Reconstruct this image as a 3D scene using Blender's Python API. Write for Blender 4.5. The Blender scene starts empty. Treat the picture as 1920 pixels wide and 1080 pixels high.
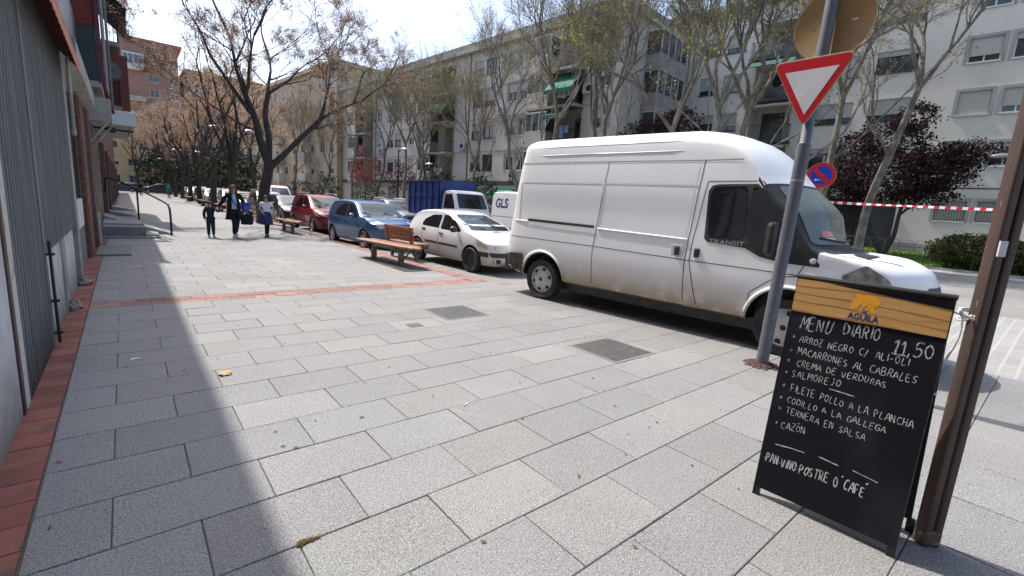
import bpy, bmesh, math, random
import numpy as np
from mathutils import Vector, Matrix, Quaternion
from mathutils.bvhtree import BVHTree
R_ = math.radians
S = bpy.context.scene
COL = S.collection
rnd = random.Random(7)

# ------------------------------------------------------------------ camera, sky, sun, exposure
cd = bpy.data.cameras.new("camera"); cam = bpy.data.objects.new("camera", cd); COL.objects.link(cam)
cd.sensor_width = 36.0; cd.lens = 867 / 1920 * 36; cd.clip_start = .05; cd.clip_end = 2000
cam.matrix_world = Matrix(((0.77097458, 0.06287674, -0.63375446, 0), (-0.63376211, 0.17387163, -0.75373354, 0),
                           (0.06279962, 0.98275896, 0.1738995, 1.55), (0, 0, 0, 1)))
S.camera = cam
SUN = Vector((-.12, .64, 1.0)).normalized()
w = bpy.data.worlds.new("World"); S.world = w; w.use_nodes = True
nt = w.node_tree; bg = nt.nodes["Background"]
sk = nt.nodes.new("ShaderNodeTexSky"); sk.sky_type = 'NISHITA'; sk.sun_disc = False
sk.sun_elevation = math.asin(SUN.z); sk.sun_rotation = math.atan2(SUN.x, SUN.y)
sk.air_density = 1.0; sk.dust_density = 3.0; sk.ozone_density = 1.6
nt.links.new(sk.outputs[0], bg.inputs[0]); bg.inputs[1].default_value = .15
sl = bpy.data.lights.new("sun", 'SUN'); sl.energy = 3.0; sl.angle = R_(.5); sl.color = (1, .955, .89)
so = bpy.data.objects.new("sun", sl); COL.objects.link(so); so.rotation_euler = SUN.to_track_quat('Z', 'Y').to_euler()
S.view_settings.view_transform = 'Standard'; S.view_settings.look = 'None'
S.view_settings.exposure = .95; S.view_settings.gamma = 1
try:
    S.cycles.max_bounces = 6; S.cycles.use_denoising = True; S.cycles.transparent_max_bounces = 8
except Exception: pass

# ------------------------------------------------------------------ materials
def hexc(r, g, b): return (r, g, b, 1)
def pm(name, col, rough=.6, metal=0., col2=None, scale=6., lo=.4, hi=.65, bump=0., bscale=None, spec=.5, coat=0.,
       stretch=None, detail=5, attr=False, dirt=None, speck=None, coord='Object', wave=None):
    """col/col2 mixed by noise; attr multiplies by the 'tint' vertex attribute; dirt=(color, z0, z1); speck=(color, scale, lo, hi)"""
    m = bpy.data.materials.new(name); m.use_nodes = True; t = m.node_tree; N = t.nodes; L = t.links
    b = N["Principled BSDF"]; b.inputs["Roughness"].default_value = rough; b.inputs["Metallic"].default_value = metal
    b.inputs["Specular IOR Level"].default_value = spec; b.inputs["Coat Weight"].default_value = coat
    b.inputs["Coat Roughness"].default_value = .04
    tc = N.new("ShaderNodeTexCoord"); co = tc.outputs[coord]
    if stretch:
        mp = N.new("ShaderNodeMapping"); mp.inputs["Scale"].default_value = stretch; L.new(co, mp.inputs[0]); co = mp.outputs[0]
    def noise(sc, det=detail):
        n = N.new("ShaderNodeTexNoise"); n.inputs["Scale"].default_value = sc; n.inputs["Detail"].default_value = det
        n.inputs["Roughness"].default_value = .6; L.new(co, n.inputs["Vector"]); return n.outputs["Fac"]
    def ramp(src, a, c):
        r = N.new("ShaderNodeMapRange"); r.inputs[1].default_value = a; r.inputs[2].default_value = c; L.new(src, r.inputs[0]); return r.outputs[0]
    def mix(f, a, c, mode='MIX'):
        x = N.new("ShaderNodeMix"); x.data_type = 'RGBA'; x.blend_type = mode
        for k, q in ((0, f), (6, a), (7, c)):
            if hasattr(q, 'is_linked') or hasattr(q, 'links'): L.new(q, x.inputs[k])
            elif k == 0: x.inputs[0].default_value = q
            else: x.inputs[k].default_value = (*q[:3], 1)
        return x.outputs[2]
    cur = tuple(col)
    if col2 is not None: cur = mix(ramp(noise(scale), lo, hi), col, col2)
    if wave:
        wv = N.new("ShaderNodeTexWave"); wv.inputs["Scale"].default_value = wave[1]; wv.inputs["Distortion"].default_value = wave[2]
        wv.inputs["Detail"].default_value = 3; L.new(co, wv.inputs["Vector"])
        cur = mix(ramp(wv.outputs["Fac"], .35, .9), cur, wave[0])
    if speck:
        for sp in (speck if isinstance(speck[0][0] if isinstance(speck[0], tuple) and isinstance(speck[0][0], tuple) else 0, tuple) else [speck]):
            cur = mix(ramp(noise(sp[1], 2), sp[2], sp[3]), cur, sp[0])
    if attr:
        a = N.new("ShaderNodeAttribute"); a.attribute_name = "tint"; cur = mix(1.0, cur, a.outputs["Color"], 'MULTIPLY')
    if dirt:
        sx = N.new("ShaderNodeSeparateXYZ"); L.new(tc.outputs["Object"], sx.inputs[0])
        h = ramp(sx.outputs[2], dirt[2], dirt[1])
        n2 = N.new("ShaderNodeTexNoise"); n2.inputs["Scale"].default_value = 3.5; n2.inputs["Detail"].default_value = 9; n2.inputs["Roughness"].default_value = .68
        L.new(tc.outputs["Object"], n2.inputs["Vector"])
        mm = N.new("ShaderNodeMath"); mm.operation = 'MULTIPLY'; L.new(h, mm.inputs[0]); L.new(ramp(n2.outputs["Fac"], .12, .5), mm.inputs[1])
        cur = mix(mm.outputs[0], cur, dirt[0])
        rr = N.new("ShaderNodeMapRange"); rr.inputs[3].default_value = rough; rr.inputs[4].default_value = .85; L.new(mm.outputs[0], rr.inputs[0])
        L.new(rr.outputs[0], b.inputs["Roughness"])
    if isinstance(cur, tuple): b.inputs["Base Color"].default_value = (*cur[:3], 1)
    else: L.new(cur, b.inputs["Base Color"])
    if bump:
        bp = N.new("ShaderNodeBump"); bp.inputs["Strength"].default_value = bump; bp.inputs["Distance"].default_value = .02
        L.new(noise(bscale or scale * 4), bp.inputs["Height"]); L.new(bp.outputs[0], b.inputs["Normal"])
    return m

def brickmat(name, c1, c2, mortar, scale, bw=.5, rh=.25, ms=.02, axis=None, rough=.85):
    m = bpy.data.materials.new(name); m.use_nodes = True; t = m.node_tree; N = t.nodes; L = t.links
    b = N["Principled BSDF"]; b.inputs["Roughness"].default_value = rough
    tc = N.new("ShaderNodeTexCoord"); mp = N.new("ShaderNodeMapping"); L.new(tc.outputs["Object"], mp.inputs[0])
    if axis: mp.inputs["Rotation"].default_value = axis
    br = N.new("ShaderNodeTexBrick"); br.inputs["Color1"].default_value = (*c1, 1); br.inputs["Color2"].default_value = (*c2, 1)
    br.inputs["Mortar"].default_value = (*mortar, 1); br.inputs["Scale"].default_value = scale; br.inputs["Mortar Size"].default_value = ms
    br.inputs["Brick Width"].default_value = bw; br.inputs["Row Height"].default_value = rh
    L.new(mp.outputs[0], br.inputs["Vector"])
    n = N.new("ShaderNodeTexNoise"); n.inputs["Scale"].default_value = 3; n.inputs["Detail"].default_value = 6; L.new(tc.outputs["Object"], n.inputs["Vector"])
    x = N.new("ShaderNodeMix"); x.data_type = 'RGBA'; x.blend_type = 'MULTIPLY'; x.inputs[0].default_value = .55
    L.new(br.outputs["Color"], x.inputs[6]); L.new(n.outputs["Color"], x.inputs[7])
    hs = N.new("ShaderNodeHueSaturation"); hs.inputs["Value"].default_value = 1.35; L.new(x.outputs[2], hs.inputs["Color"])
    rg = N.new("ShaderNodeMix"); rg.data_type = 'RGBA'; rg.inputs[0].default_value = .5
    L.new(br.outputs["Color"], rg.inputs[6]); L.new(hs.outputs[0], rg.inputs[7]); L.new(rg.outputs[2], b.inputs["Base Color"])
    bp = N.new("ShaderNodeBump"); bp.inputs["Strength"].default_value = .4; bp.inputs["Distance"].default_value = .01
    L.new(br.outputs["Fac"], bp.inputs["Height"]); bp.invert = True; L.new(bp.outputs[0], b.inputs["Normal"])
    return m

M = {}
M['granite'] = pm('granite', (.228, .223, .215), .7, col2=(.190, .186, .180), scale=1.3, lo=.3, hi=.75, attr=True, bump=.12, bscale=260,
                  speck=(((.21, .21, .215), 6, .60, .74), ((.37, .365, .355), 125, .54, .62), ((.075, .075, .077), 105, .57, .65)), spec=.35)
M['joint'] = pm('joint', (.10, .09, .08), .95, col2=(.15, .135, .11), scale=4)
M['redbrick'] = pm('red_paver', (.27, .165, .135), .85, col2=(.20, .125, .105), scale=5, attr=True, bump=.15, bscale=80)  # paler copy for the band, its sunlit tone put into the colour
M['asphalt'] = pm('asphalt', (.18, .172, .16), .9, col2=(.25, .238, .218), scale=.35, bump=.25, bscale=160, speck=((.31, .30, .285), 90, .58, .66))
M['cobble'] = brickmat('cobble', (.25, .245, .235), (.29, .285, .275), (.335, .33, .315), 1, .60, .155, .016)
M['redbrick_shaded'] = pm('red_brick_edging_shaded', (.27, .10, .07), .85, col2=(.18, .07, .052), scale=5, attr=True, bump=.15, bscale=80, speck=((.10, .075, .06), 4, .58, .72))  # deeper copy for the wall edging, its shaded tone put into the colour
M['kerbstone'] = pm('kerbstone', (.21, .205, .195), .85, col2=(.16, .157, .15), scale=3, bump=.1, bscale=60)
M['concrete'] = pm('concrete', (.36, .35, .33), .85, col2=(.25, .245, .235), scale=2.2, bump=.1, bscale=60)
M['darkconc'] = pm('dark_concrete', (.17, .175, .17), .85, col2=(.22, .22, .21), scale=2.2, bump=.1, bscale=60)
M['iron'] = pm('cast_iron', (.075, .075, .078), .6, metal=.35, col2=(.13, .125, .12), scale=14, bump=.1)
M['grass'] = pm('grass', (.06, .13, .018), .9, col2=(.10, .17, .03), scale=3, bump=.5, bscale=50)
M['soil'] = pm('soil', (.10, .075, .05), .95, col2=(.16, .12, .08), scale=3, bump=.3)
M['blackmetal'] = pm('black_metal', (.012, .012, .013), .45)
M['white'] = pm('white_metal', (.72, .72, .71), .5, col2=(.62, .62, .60), scale=3)
M['glassdark'] = pm('dark_glass', (.012, .014, .016), .05, spec=.8)
M['rubber'] = pm('rubber', (.018, .018, .019), .8, col2=(.04, .038, .035), scale=6)
M['plastic'] = pm('black_plastic', (.02, .02, .022), .5, col2=(.045, .043, .04), scale=5)
M['chrome'] = pm('chrome', (.7, .7, .7), .2, metal=1)
M['rim'] = pm('rim_grey', (.55, .55, .54), .4, metal=.1, col2=(.42, .40, .37), scale=8)
M['lamp'] = pm('lamp_glass', (.62, .63, .62), .08, coat=1, col2=(.35, .36, .36), scale=18)
M['lampyel'] = pm('yellowed_lamp', (.50, .46, .27), .1, coat=1, col2=(.42, .40, .26), scale=9)
M['redlamp'] = pm('red_lamp', (.35, .01, .01), .15, coat=1)
M['plate'] = pm('plate', (.75, .75, .72), .4)
M['seam'] = pm('seam', (.02, .02, .02), .8)
M['skin'] = pm('skin', (.50, .29, .20), .6)
M['hairbrown'] = pm('hair_brown', (.09, .045, .025), .7); M['hairblack'] = pm('hair_black', (.015, .011, .009), .6)

# ------------------------------------------------------------------ mesh helpers
class MB:
    def __init__(s): s.v = []; s.f = []; s.mi = []; s.k = 0; s.M = None; s.t = []; s.tint = (1, 1, 1)
    def put(s, vs):
        n = len(s.v)
        for p in vs: s.v.append(tuple(s.M @ Vector(p)) if s.M is not None else tuple(p))
        return n
    def face(s, ids): s.f.append(tuple(ids)); s.mi.append(s.k); s.t.append(s.tint)
    def poly(s, pts): n = s.put(pts); s.face(range(n, n + len(pts)))
    def box(s, x0, y0, z0, x1, y1, z1):
        n = s.put([(x0, y0, z0), (x1, y0, z0), (x1, y1, z0), (x0, y1, z0), (x0, y0, z1), (x1, y0, z1), (x1, y1, z1), (x0, y1, z1)])
        for q in ((0, 3, 2, 1), (4, 5, 6, 7), (0, 1, 5, 4), (1, 2, 6, 5), (2, 3, 7, 6), (3, 0, 4, 7)): s.face([n + i for i in q])
    def tube(s, pts, rs, n=8, caps=True):
        pts = [Vector(p) for p in pts]; rs = rs if hasattr(rs, '__len__') else [rs] * len(pts)
        ref = None; base = []
        for i, p in enumerate(pts):
            d = (pts[min(i + 1, len(pts) - 1)] - pts[max(i - 1, 0)])
            d = d.normalized() if d.length > 1e-9 else Vector((0, 0, 1))
            if ref is None: ref = Vector((1, 0, 0)) if abs(d.x) < .8 else Vector((0, 1, 0))
            u = (ref - d * ref.dot(d)); u = u.normalized() if u.length > 1e-6 else d.orthogonal().normalized()
            ref = u; v = d.cross(u)
            base.append(s.put([p + (u * math.cos(a) + v * math.sin(a)) * rs[i] for a in [2 * math.pi * k / n for k in range(n)]]))
        for i in range(len(pts) - 1):
            for k in range(n): s.face((base[i] + k, base[i] + (k + 1) % n, base[i + 1] + (k + 1) % n, base[i + 1] + k))
        if caps and n > 2:
            s.face([base[0] + k for k in reversed(range(n))]); s.face([base[-1] + k for k in range(n)])
    def lathe(s, prof, n=24, axis='Z', c=(0, 0, 0), close=False):
        c = Vector(c); base = []
        for r, z in prof:
            ring = []
            for k in range(n):
                a = 2 * math.pi * k / n; x, y = r * math.cos(a), r * math.sin(a)
                ring.append(c + (Vector((x, y, z)) if axis == 'Z' else Vector((z, x, y)) if axis == 'X' else Vector((y, z, x))))
            base.append(s.put(ring))
        m = len(prof)
        for i in range(m if close else m - 1):
            a, b = base[i], base[(i + 1) % m]
            for k in range(n): s.face((a + k, a + (k + 1) % n, b + (k + 1) % n, b + k))
        if not close:
            s.face([base[0] + k for k in reversed(range(n))]); s.face([base[-1] + k for k in range(n)])
    def prism(s, pts, a, b, plane='XY'):
        def P(p, h): return (p[0], p[1], h) if plane == 'XY' else (h, p[0], p[1]) if plane == 'YZ' else (p[0], h, p[1])
        m = len(pts); n = s.put([P(p, a) for p in pts] + [P(p, b) for p in pts])
        s.face([n + i for i in reversed(range(m))]); s.face([n + m + i for i in range(m)])
        for i in range(m): s.face((n + i, n + (i + 1) % m, n + m + (i + 1) % m, n + m + i))
    def build(s, name, mats, parent=None, smooth=None, recalc=True, bev=0, loc=None, rz=None):
        me = bpy.data.meshes.new(name); me.from_pydata(s.v, [], s.f)
        mats = mats if isinstance(mats, (list, tuple)) else [mats]
        for m in mats: me.materials.append(m)
        me.polygons.foreach_set('material_index', s.mi)
        if any(t != (1, 1, 1) for t in s.t):
            at = me.color_attributes.new('tint', 'FLOAT_COLOR', 'CORNER'); buf = []
            for p in me.polygons: buf += [*s.t[p.index], 1.0] * p.loop_total
            at.data.foreach_set('color', buf)
        if recalc:
            bm = bmesh.new(); bm.from_mesh(me); bmesh.ops.recalc_face_normals(bm, faces=bm.faces[:]); bm.to_mesh(me); bm.free()
        if smooth is not None:
            me.polygons.foreach_set('use_smooth', [True] * len(me.polygons)); me.set_sharp_from_angle(angle=R_(smooth))
        o = bpy.data.objects.new(name, me); COL.objects.link(o)
        if parent: o.parent = parent
        if loc is not None: o.location = loc
        if rz is not None: o.rotation_euler = (0, 0, rz)
        if bev:
            b = o.modifiers.new('bevel', 'BEVEL'); b.width = bev; b.segments = 2; b.limit_method = 'ANGLE'; b.angle_limit = R_(40)
        return o

def tag(o, label=None, cat=None, group=None, kind=None):
    if label: o['label'] = label
    if cat: o['category'] = cat
    if group: o['group'] = group
    if kind: o['kind'] = kind
    return o
def thing(name, loc, label, cat, rz=0., group=None):
    o = bpy.data.objects.new(name, None); COL.objects.link(o); o.empty_display_size = .2
    o.location = loc; o.rotation_euler = (0, 0, rz); return tag(o, label, cat, group)
KIDS = {}
def copy_tree(o, parent=None):
    c = o.copy(); COL.objects.link(c)
    if parent is not None: c.parent = parent
    for ch in [q for q in COL.objects if q.parent == o]: copy_tree(ch, c)
    return c
def structure(o): o['kind'] = 'structure'; return o
def bez(pts, k=8):
    """Catmull-Rom through points"""
    P = [Vector(p) for p in pts]; P = [P[0] * 2 - P[1]] + P + [P[-1] * 2 - P[-2]]; out = []
    for i in range(1, len(P) - 2):
        for j in range(k):
            t = j / k; a, b, c, d = P[i - 1:i + 3]
            out.append(.5 * ((2 * b) + (c - a) * t + (2 * a - 5 * b + 4 * c - d) * t * t + (3 * b - a - 3 * c + d) * t ** 3))
    return out + [P[-2]]
def pchip(pts, x):
    xs = np.array([p[0] for p in pts], float); ys = np.array([p[1] for p in pts], float); x = np.atleast_1d(x).astype(float)
    h = np.diff(xs); dl = np.diff(ys) / h; d = np.zeros(len(xs))
    for i in range(1, len(xs) - 1):
        if dl[i - 1] * dl[i] > 0:
            w1 = 2 * h[i] + h[i - 1]; w2 = h[i] + 2 * h[i - 1]; d[i] = (w1 + w2) / (w1 / dl[i - 1] + w2 / dl[i])
    d[0] = dl[0]; d[-1] = dl[-1]
    x = np.clip(x, xs[0], xs[-1]); i = np.clip(np.searchsorted(xs, x) - 1, 0, len(h) - 1); t = (x - xs[i]) / h[i]
    return ((1 + 2 * t) * (1 - t) ** 2) * ys[i] + t * (1 - t) ** 2 * h[i] * d[i] + t * t * (3 - 2 * t) * ys[i + 1] + t * t * (t - 1) * h[i] * d[i + 1]
def textmesh(txt, size, ext=.002, bold=0., shear=0.):
    c = bpy.data.curves.new('txt', 'FONT'); c.body = txt; c.size = size; c.extrude = ext; c.offset = bold; c.shear = shear; c.resolution_u = 3
    o = bpy.data.objects.new('txt', c); COL.objects.link(o); dg = bpy.context.evaluated_depsgraph_get()
    me = bpy.data.meshes.new_from_object(o.evaluated_get(dg)); bpy.data.objects.remove(o); return me
# ------------------------------------------------------------------ ground, road, pavement
def sheet(name, x0, y0, x1, y1, z, mat, depth=.3):
    b = MB(); b.box(x0, y0, z - depth, x1, y1, z); return structure(b.build(name, mat))
sheet('ground', -300, -120, 400, 600, -.12, M['asphalt'], .5)
sheet('road', 5.98, -60, 24.6, 140, -.075, M['asphalt'], .03)
PITCH, SW = .4225, .6455
def tintv(r, dark=.0):
    k = r.gauss(1, .035) - dark; q = r.random()
    if q < .10: return (k * 1.08, k * 1.075, k * 1.05)
    if q < .22: return (k * .94, k * .942, k * .95)
    return (k, k * r.uniform(.985, 1.01), k * r.uniform(.98, 1.03))
def slabs(b, y0row, y1row, x0, x1, r, z=0., gap=.0021, drop=()):
    for row in range(y0row, y1row):
        ya = 1.1215 + row * PITCH; yb = ya + PITCH
        off = .185 if row % 2 == 0 else .507
        k = math.floor((x0 - off) / SW)
        while off + k * SW < x1:
            xa = max(x0, off + k * SW); xb = min(x1, off + (k + 1) * SW); k += 1
            if xb - xa < .03: continue
            if any(xa < d[2] and xb > d[0] and ya < d[3] and yb > d[1] for d in drop): continue
            g = gap * r.uniform(.7, 1.6); h = [z + r.gauss(0, .0012) for _ in range(4)]
            b.tint = tintv(r)
            P = [(xa + g, ya + g), (xb - g, ya + g), (xb - g, yb - g), (xa + g, yb - g)]; c = .004
            Q = [(xa + g + c, ya + g + c), (xb - g - c, ya + g + c), (xb - g - c, yb - g - c), (xa + g + c, yb - g - c)]
            n = b.put([(*p, -.03) for p in P] + [(*p, hh - .003) for p, hh in zip(P, h)] + [(*q, hh) for q, hh in zip(Q, h)])
            for i in range(4):
                j = (i + 1) % 4
                b.face((n + i, n + j, n + 4 + j, n + 4 + i)); b.face((n + 4 + i, n + 4 + j, n + 8 + j, n + 8 + i))
            b.face((n + 8, n + 9, n + 10, n + 11))
r = random.Random(3); b = MB()
MANH = [(3.86, 2.82, 4.58, 3.52), (3.22, 5.14, 3.93, 5.82)]
slabs(b, -22, 15, -.42, 7.55, r)
slabs(b, 16, 190, -.42, 5.3, r)
structure(b.build('pavement', M['granite'], recalc=False))
sheet('pavement_bed', -1.2, -9, 7.56, 7.44, -.012, M['joint'], .1)
sheet('pavement_bed', -1.2, 7.44, 5.66, 84, -.0115, M['joint'], .1)
b = MB()
def pavers(b, x0, y0, x1, y1, bw, bh, r, z=0., run='X', g=.003):
    nx = max(1, round((x1 - x0) / bw)); ny = max(1, round((y1 - y0) / bh)); dx = (x1 - x0) / nx; dy = (y1 - y0) / ny
    for j in range(ny):
        for i in range(-1, nx):
            o = (dx / 2 if j % 2 else 0); xa = max(x0, x0 + i * dx + o); xb = min(x1, x0 + (i + 1) * dx + o)
            if xb - xa < .03: continue
            k = r.gauss(1, .12); b.tint = (k * 1.05, k * r.uniform(.9, 1.05), k * r.uniform(.9, 1.05))
            ya = y0 + j * dy; yb = ya + dy; h = z + r.gauss(0, .0012)
            n = b.put([(xa + g, ya + g, z - .03), (xb - g, ya + g, z - .03), (xb - g, yb - g, z - .03), (xa + g, yb - g, z - .03),
                       (xa + g, ya + g, h), (xb - g, ya + g, h), (xb - g, yb - g, h), (xa + g, yb - g, h)])
            b.face((n + 4, n + 5, n + 6, n + 7))
            for q in range(4): b.face((n + q, n + (q + 1) % 4, n + 4 + (q + 1) % 4, n + 4 + q))
pavers(b, -1.1, -6, -.425, 17, .62, .21, r)
structure(b.build('wall_edging', M['redbrick_shaded'], recalc=False)); b = MB()
pavers(b, -.42, 7.46, 5.3, 7.875, .3, .205, r)
pavers(b, 5.305, 7.46, 5.65, 80, .17, .25, r)
structure(b.build('pavement_brick_band', M['redbrick'], recalc=False))
b = MB()
y = 7.0
while y < 82: b.box(5.655, y, -.2, 5.975, y + .985, 0); y += 1
structure(b.build('kerb', M['kerbstone'], bev=.012))
b = MB(); b.box(7.56, -9, -.03, 13.4, 7.4, -.006); o = structure(b.build('crossing_cobbles', M['cobble'], loc=(0, 0, 0)))
sheet('crossing_apron', 13.41, -9, 24.7, 7.4, -.008, M['asphalt'], .05)
# far side: raised footway with kerb
fw = MB(); fw.box(17.2, 8, -.1, 24.7, 130, .06); structure(fw.build('far_footway', M['concrete']))
fw = MB(); fw.box(24.72, -30, -.1, 26.4, 19, .03); structure(fw.build('far_path', M['concrete']))
# lawn: gently rising bank up to the building
b = MB(); nx, ny = 16, 30; n0 = []
lawn_r = random.Random(5)
for i in range(nx + 1):
    for j in range(ny + 1):
        x = 26.4 + i * (33.2 - 26.4) / nx; y = -18 + j * (21 + 16) / ny
        n0.append((x, y, .05 + .42 * (i / nx) ** 1.2 + lawn_r.uniform(-.02, .02)))
k = b.put(n0)
for i in range(nx):
    for j in range(ny):
        q = k + i * (ny + 1) + j; b.face((q, q + ny + 1, q + ny + 2, q + 1))
lawn = structure(b.build('lawn_ground', M['grass'], smooth=60))
b = MB()
for _ in range(16000):
    x = lawn_r.uniform(26.7, 33); y = lawn_r.uniform(-4, 16); i = (x - 26.4) / 6.8; z = .05 + .42 * i ** 1.2
    a = lawn_r.uniform(0, 6.28); h = lawn_r.uniform(.06, .16); dx, dy = math.cos(a) * .02, math.sin(a) * .02; l = lawn_r.uniform(-.05, .05)
    b.tint = (lawn_r.uniform(.7, 1.5), lawn_r.uniform(.8, 1.2), .9)
    b.poly([(x - dx, y - dy, z - .01), (x + dx, y + dy, z - .01), (x + l, y + l, z + h)])
M['blade'] = pm('grass_blade', (.13, .24, .03), .8, attr=True)
tag(b.build('grass', M['blade'], recalc=False), 'short sunlit green grass in front of the pale apartment block', 'grass', kind='stuff')
b = MB(); b.box(33.2, -30, -.1, 35.3, 22, .42); structure(b.build('building_path', M['concrete'], rz=0))
b = MB(); b.box(26.3, -30, -.1, 26.62, 19, .12); structure(b.build('lawn_kerb', M['concrete']))

# ------------------------------------------------------------------ manhole covers, litter
def manhole(x0, y0, x1, y1, label):
    t = thing('manhole_cover', ((x0 + x1) / 2, (y0 + y1) / 2, 0), label, 'manhole cover'); hx, hy = (x1 - x0) / 2, (y1 - y0) / 2
    b = MB(); b.box(-hx, -hy, -.02, hx, hy, .0045); b.build('plate', M['iron'], t)
    b = MB(); n = 13
    for i in range(n):
        for j in range(n):
            x = -hx + .03 + (2 * hx - .06) * (i + .5) / n; y = -hy + .03 + (2 * hy - .06) * (j + .5) / n
            s = 1 if (i + j) % 2 else -1; d = .018
            b.poly([(x - d, y - s * d - .004, .0085), (x - d, y - s * d + .004, .0085), (x + d, y + s * d + .004, .0085), (x + d, y + s * d - .004, .0085)])
    b.build('tread_pattern', M['iron'], t)
    b = MB(); q = .035
    for (a, c, d, e) in ((-hx - q, -hy - q, hx + q, -hy - .004), (-hx - q, hy + .004, hx + q, hy + q), (-hx - q, -hy - .004, -hx - .004, hy + .004), (hx + .004, -hy - .004, hx + q, hy + .004)):
        b.box(a, c, -.02, d, e, .0042)
    b.build('frame', M['darkconc'], t)
manhole(3.9, 2.85, 4.54, 3.49, 'square cast iron cover nearest the white van, beside its shadow')
manhole(3.25, 5.15, 3.89, 5.79, 'square cast iron cover near the red brick band, behind the other one')
b = MB(); b.box(2.62, 5.0, -.01, 2.8, 5.16, .005); tag(b.build('valve_cover', pm('rusty', (.16, .10, .08), .8, col2=(.10, .08, .07), scale=20)), 'small rusty valve lid set in the grey slabs', 'valve cover')
lf = random.Random(11)
M['leaf_dry'] = pm('dry_leaf', (.52, .36, .17), .8, col2=(.40, .26, .12), scale=20)
def leaf(x, y, s, label):
    b = MB(); pts = []; N = 15
    for i in range(N):
        a = 6.283 * i / N; rr = s * (.55 + .45 * abs(math.cos(2.5 * a))); pts.append((rr * math.cos(a), rr * math.sin(a)))
    n = b.put([(0, 0, .012)] + [(p[0], p[1], .006 + .022 * lf.random()) for p in pts])
    for i in range(N): b.face((n, n + 1 + i, n + 1 + (i + 1) % N))
    o = b.build('fallen_leaf', M['leaf_dry'], recalc=False, loc=(x, y, 0), rz=lf.random() * 6)
    return tag(o, label, 'leaf')
leaf(.56, 4.36, .06, 'pale dry leaf lying at the edge of the building shadow')
b = MB(); b.tube([(0, 0, .006), (.05, .02, .006)], .006, 6)
tag(b.build('cigarette_butt', M['white'], loc=(1.93, 2.78, 0)), 'white cigarette butt on the sunlit slabs', 'cigarette butt')
b = MB(); b.poly([(0, 0, .006), (.07, .01, .008), (.075, .035, .006), (.005, .03, .009)])
tag(b.build('paper_scrap', M['white'], loc=(-.05, 5.1, 0)), 'white paper scrap on the shaded slabs', 'litter')
# moss and dirt where a slab is chipped, gum spots
b = MB()
for _ in range(200):
    t_ = lf.random() ** 2; x = .51 + .09 * t_ + lf.gauss(0, .008); y = 1.968 - .004 * t_ + lf.gauss(0, .006) ; s = lf.uniform(.003, .011) * (1.3 - t_)
    x0 = x; b.tint = (1, lf.uniform(.7, 1.1), .8)
    b.poly([(x0 - s, y - s, .004), (x0 + s, y - s * .3, .006 + s * .5), (x0 + s * .2, y + s, .004)])
tag(b.build('moss', pm('moss', (.11, .075, .03), .95, attr=True), recalc=False), 'brown and green moss in the chipped slab joint', 'moss', kind='stuff')
b = MB()
for _ in range(34):
    x, y = lf.uniform(-.3, 5), lf.uniform(1, 9) ; s = lf.uniform(.006, .02); N = 9
    b.poly([(x + s * math.cos(6.283 * i / N) * lf.uniform(.7, 1.1), y + s * math.sin(6.283 * i / N) * lf.uniform(.7, 1.1), .0038) for i in range(N)])
tag(b.build('chewing_gum_spots', pm('gum', (.085, .085, .088), .8), recalc=False), 'dark flattened chewing gum spots on the slabs', 'gum spots', kind='stuff')
b = MB()
for _ in range(170):
    x, y = lf.uniform(-.5, 6), lf.uniform(.9, 12); s = lf.uniform(.006, .02); a = lf.uniform(0, 6.28)
    dx, dy = s * math.cos(a), s * math.sin(a); b.tint = (lf.uniform(.6, 1.3),) * 3
    b.poly([(x - dx, y - dy, .006), (x + dy * .4, y - dx * .4, .01), (x + dx, y + dy, .008), (x - dy * .4, y + dx * .4, .005)])
tag(b.build('plant_litter', pm('litter', (.13, .085, .045), .9, attr=True), recalc=False), 'scattered bits of bark and dry leaf on the pavement', 'litter', kind='stuff')
b = MB()  # pale flecks scattered round one spot
for _ in range(900):
    u, v = lf.gauss(0, 1), lf.gauss(0, 1); x, y = 4.62 + .30 * u, 3.72 + .10 * v; q = lf.uniform(.004, .013); a = lf.uniform(0, 6.28)
    b.poly([(x + q * math.cos(a + t), y + q * math.sin(a + t), .0036 + .0006 * lf.random()) for t in (0, 1.7, 3.3, 4.9)])
tag(b.build('pale_flecks', pm('pale_flecks', (.36, .35, .33), .95), recalc=False), 'pale dust on the slabs beside the nearer iron cover', 'flecks', kind='stuff')
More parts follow.
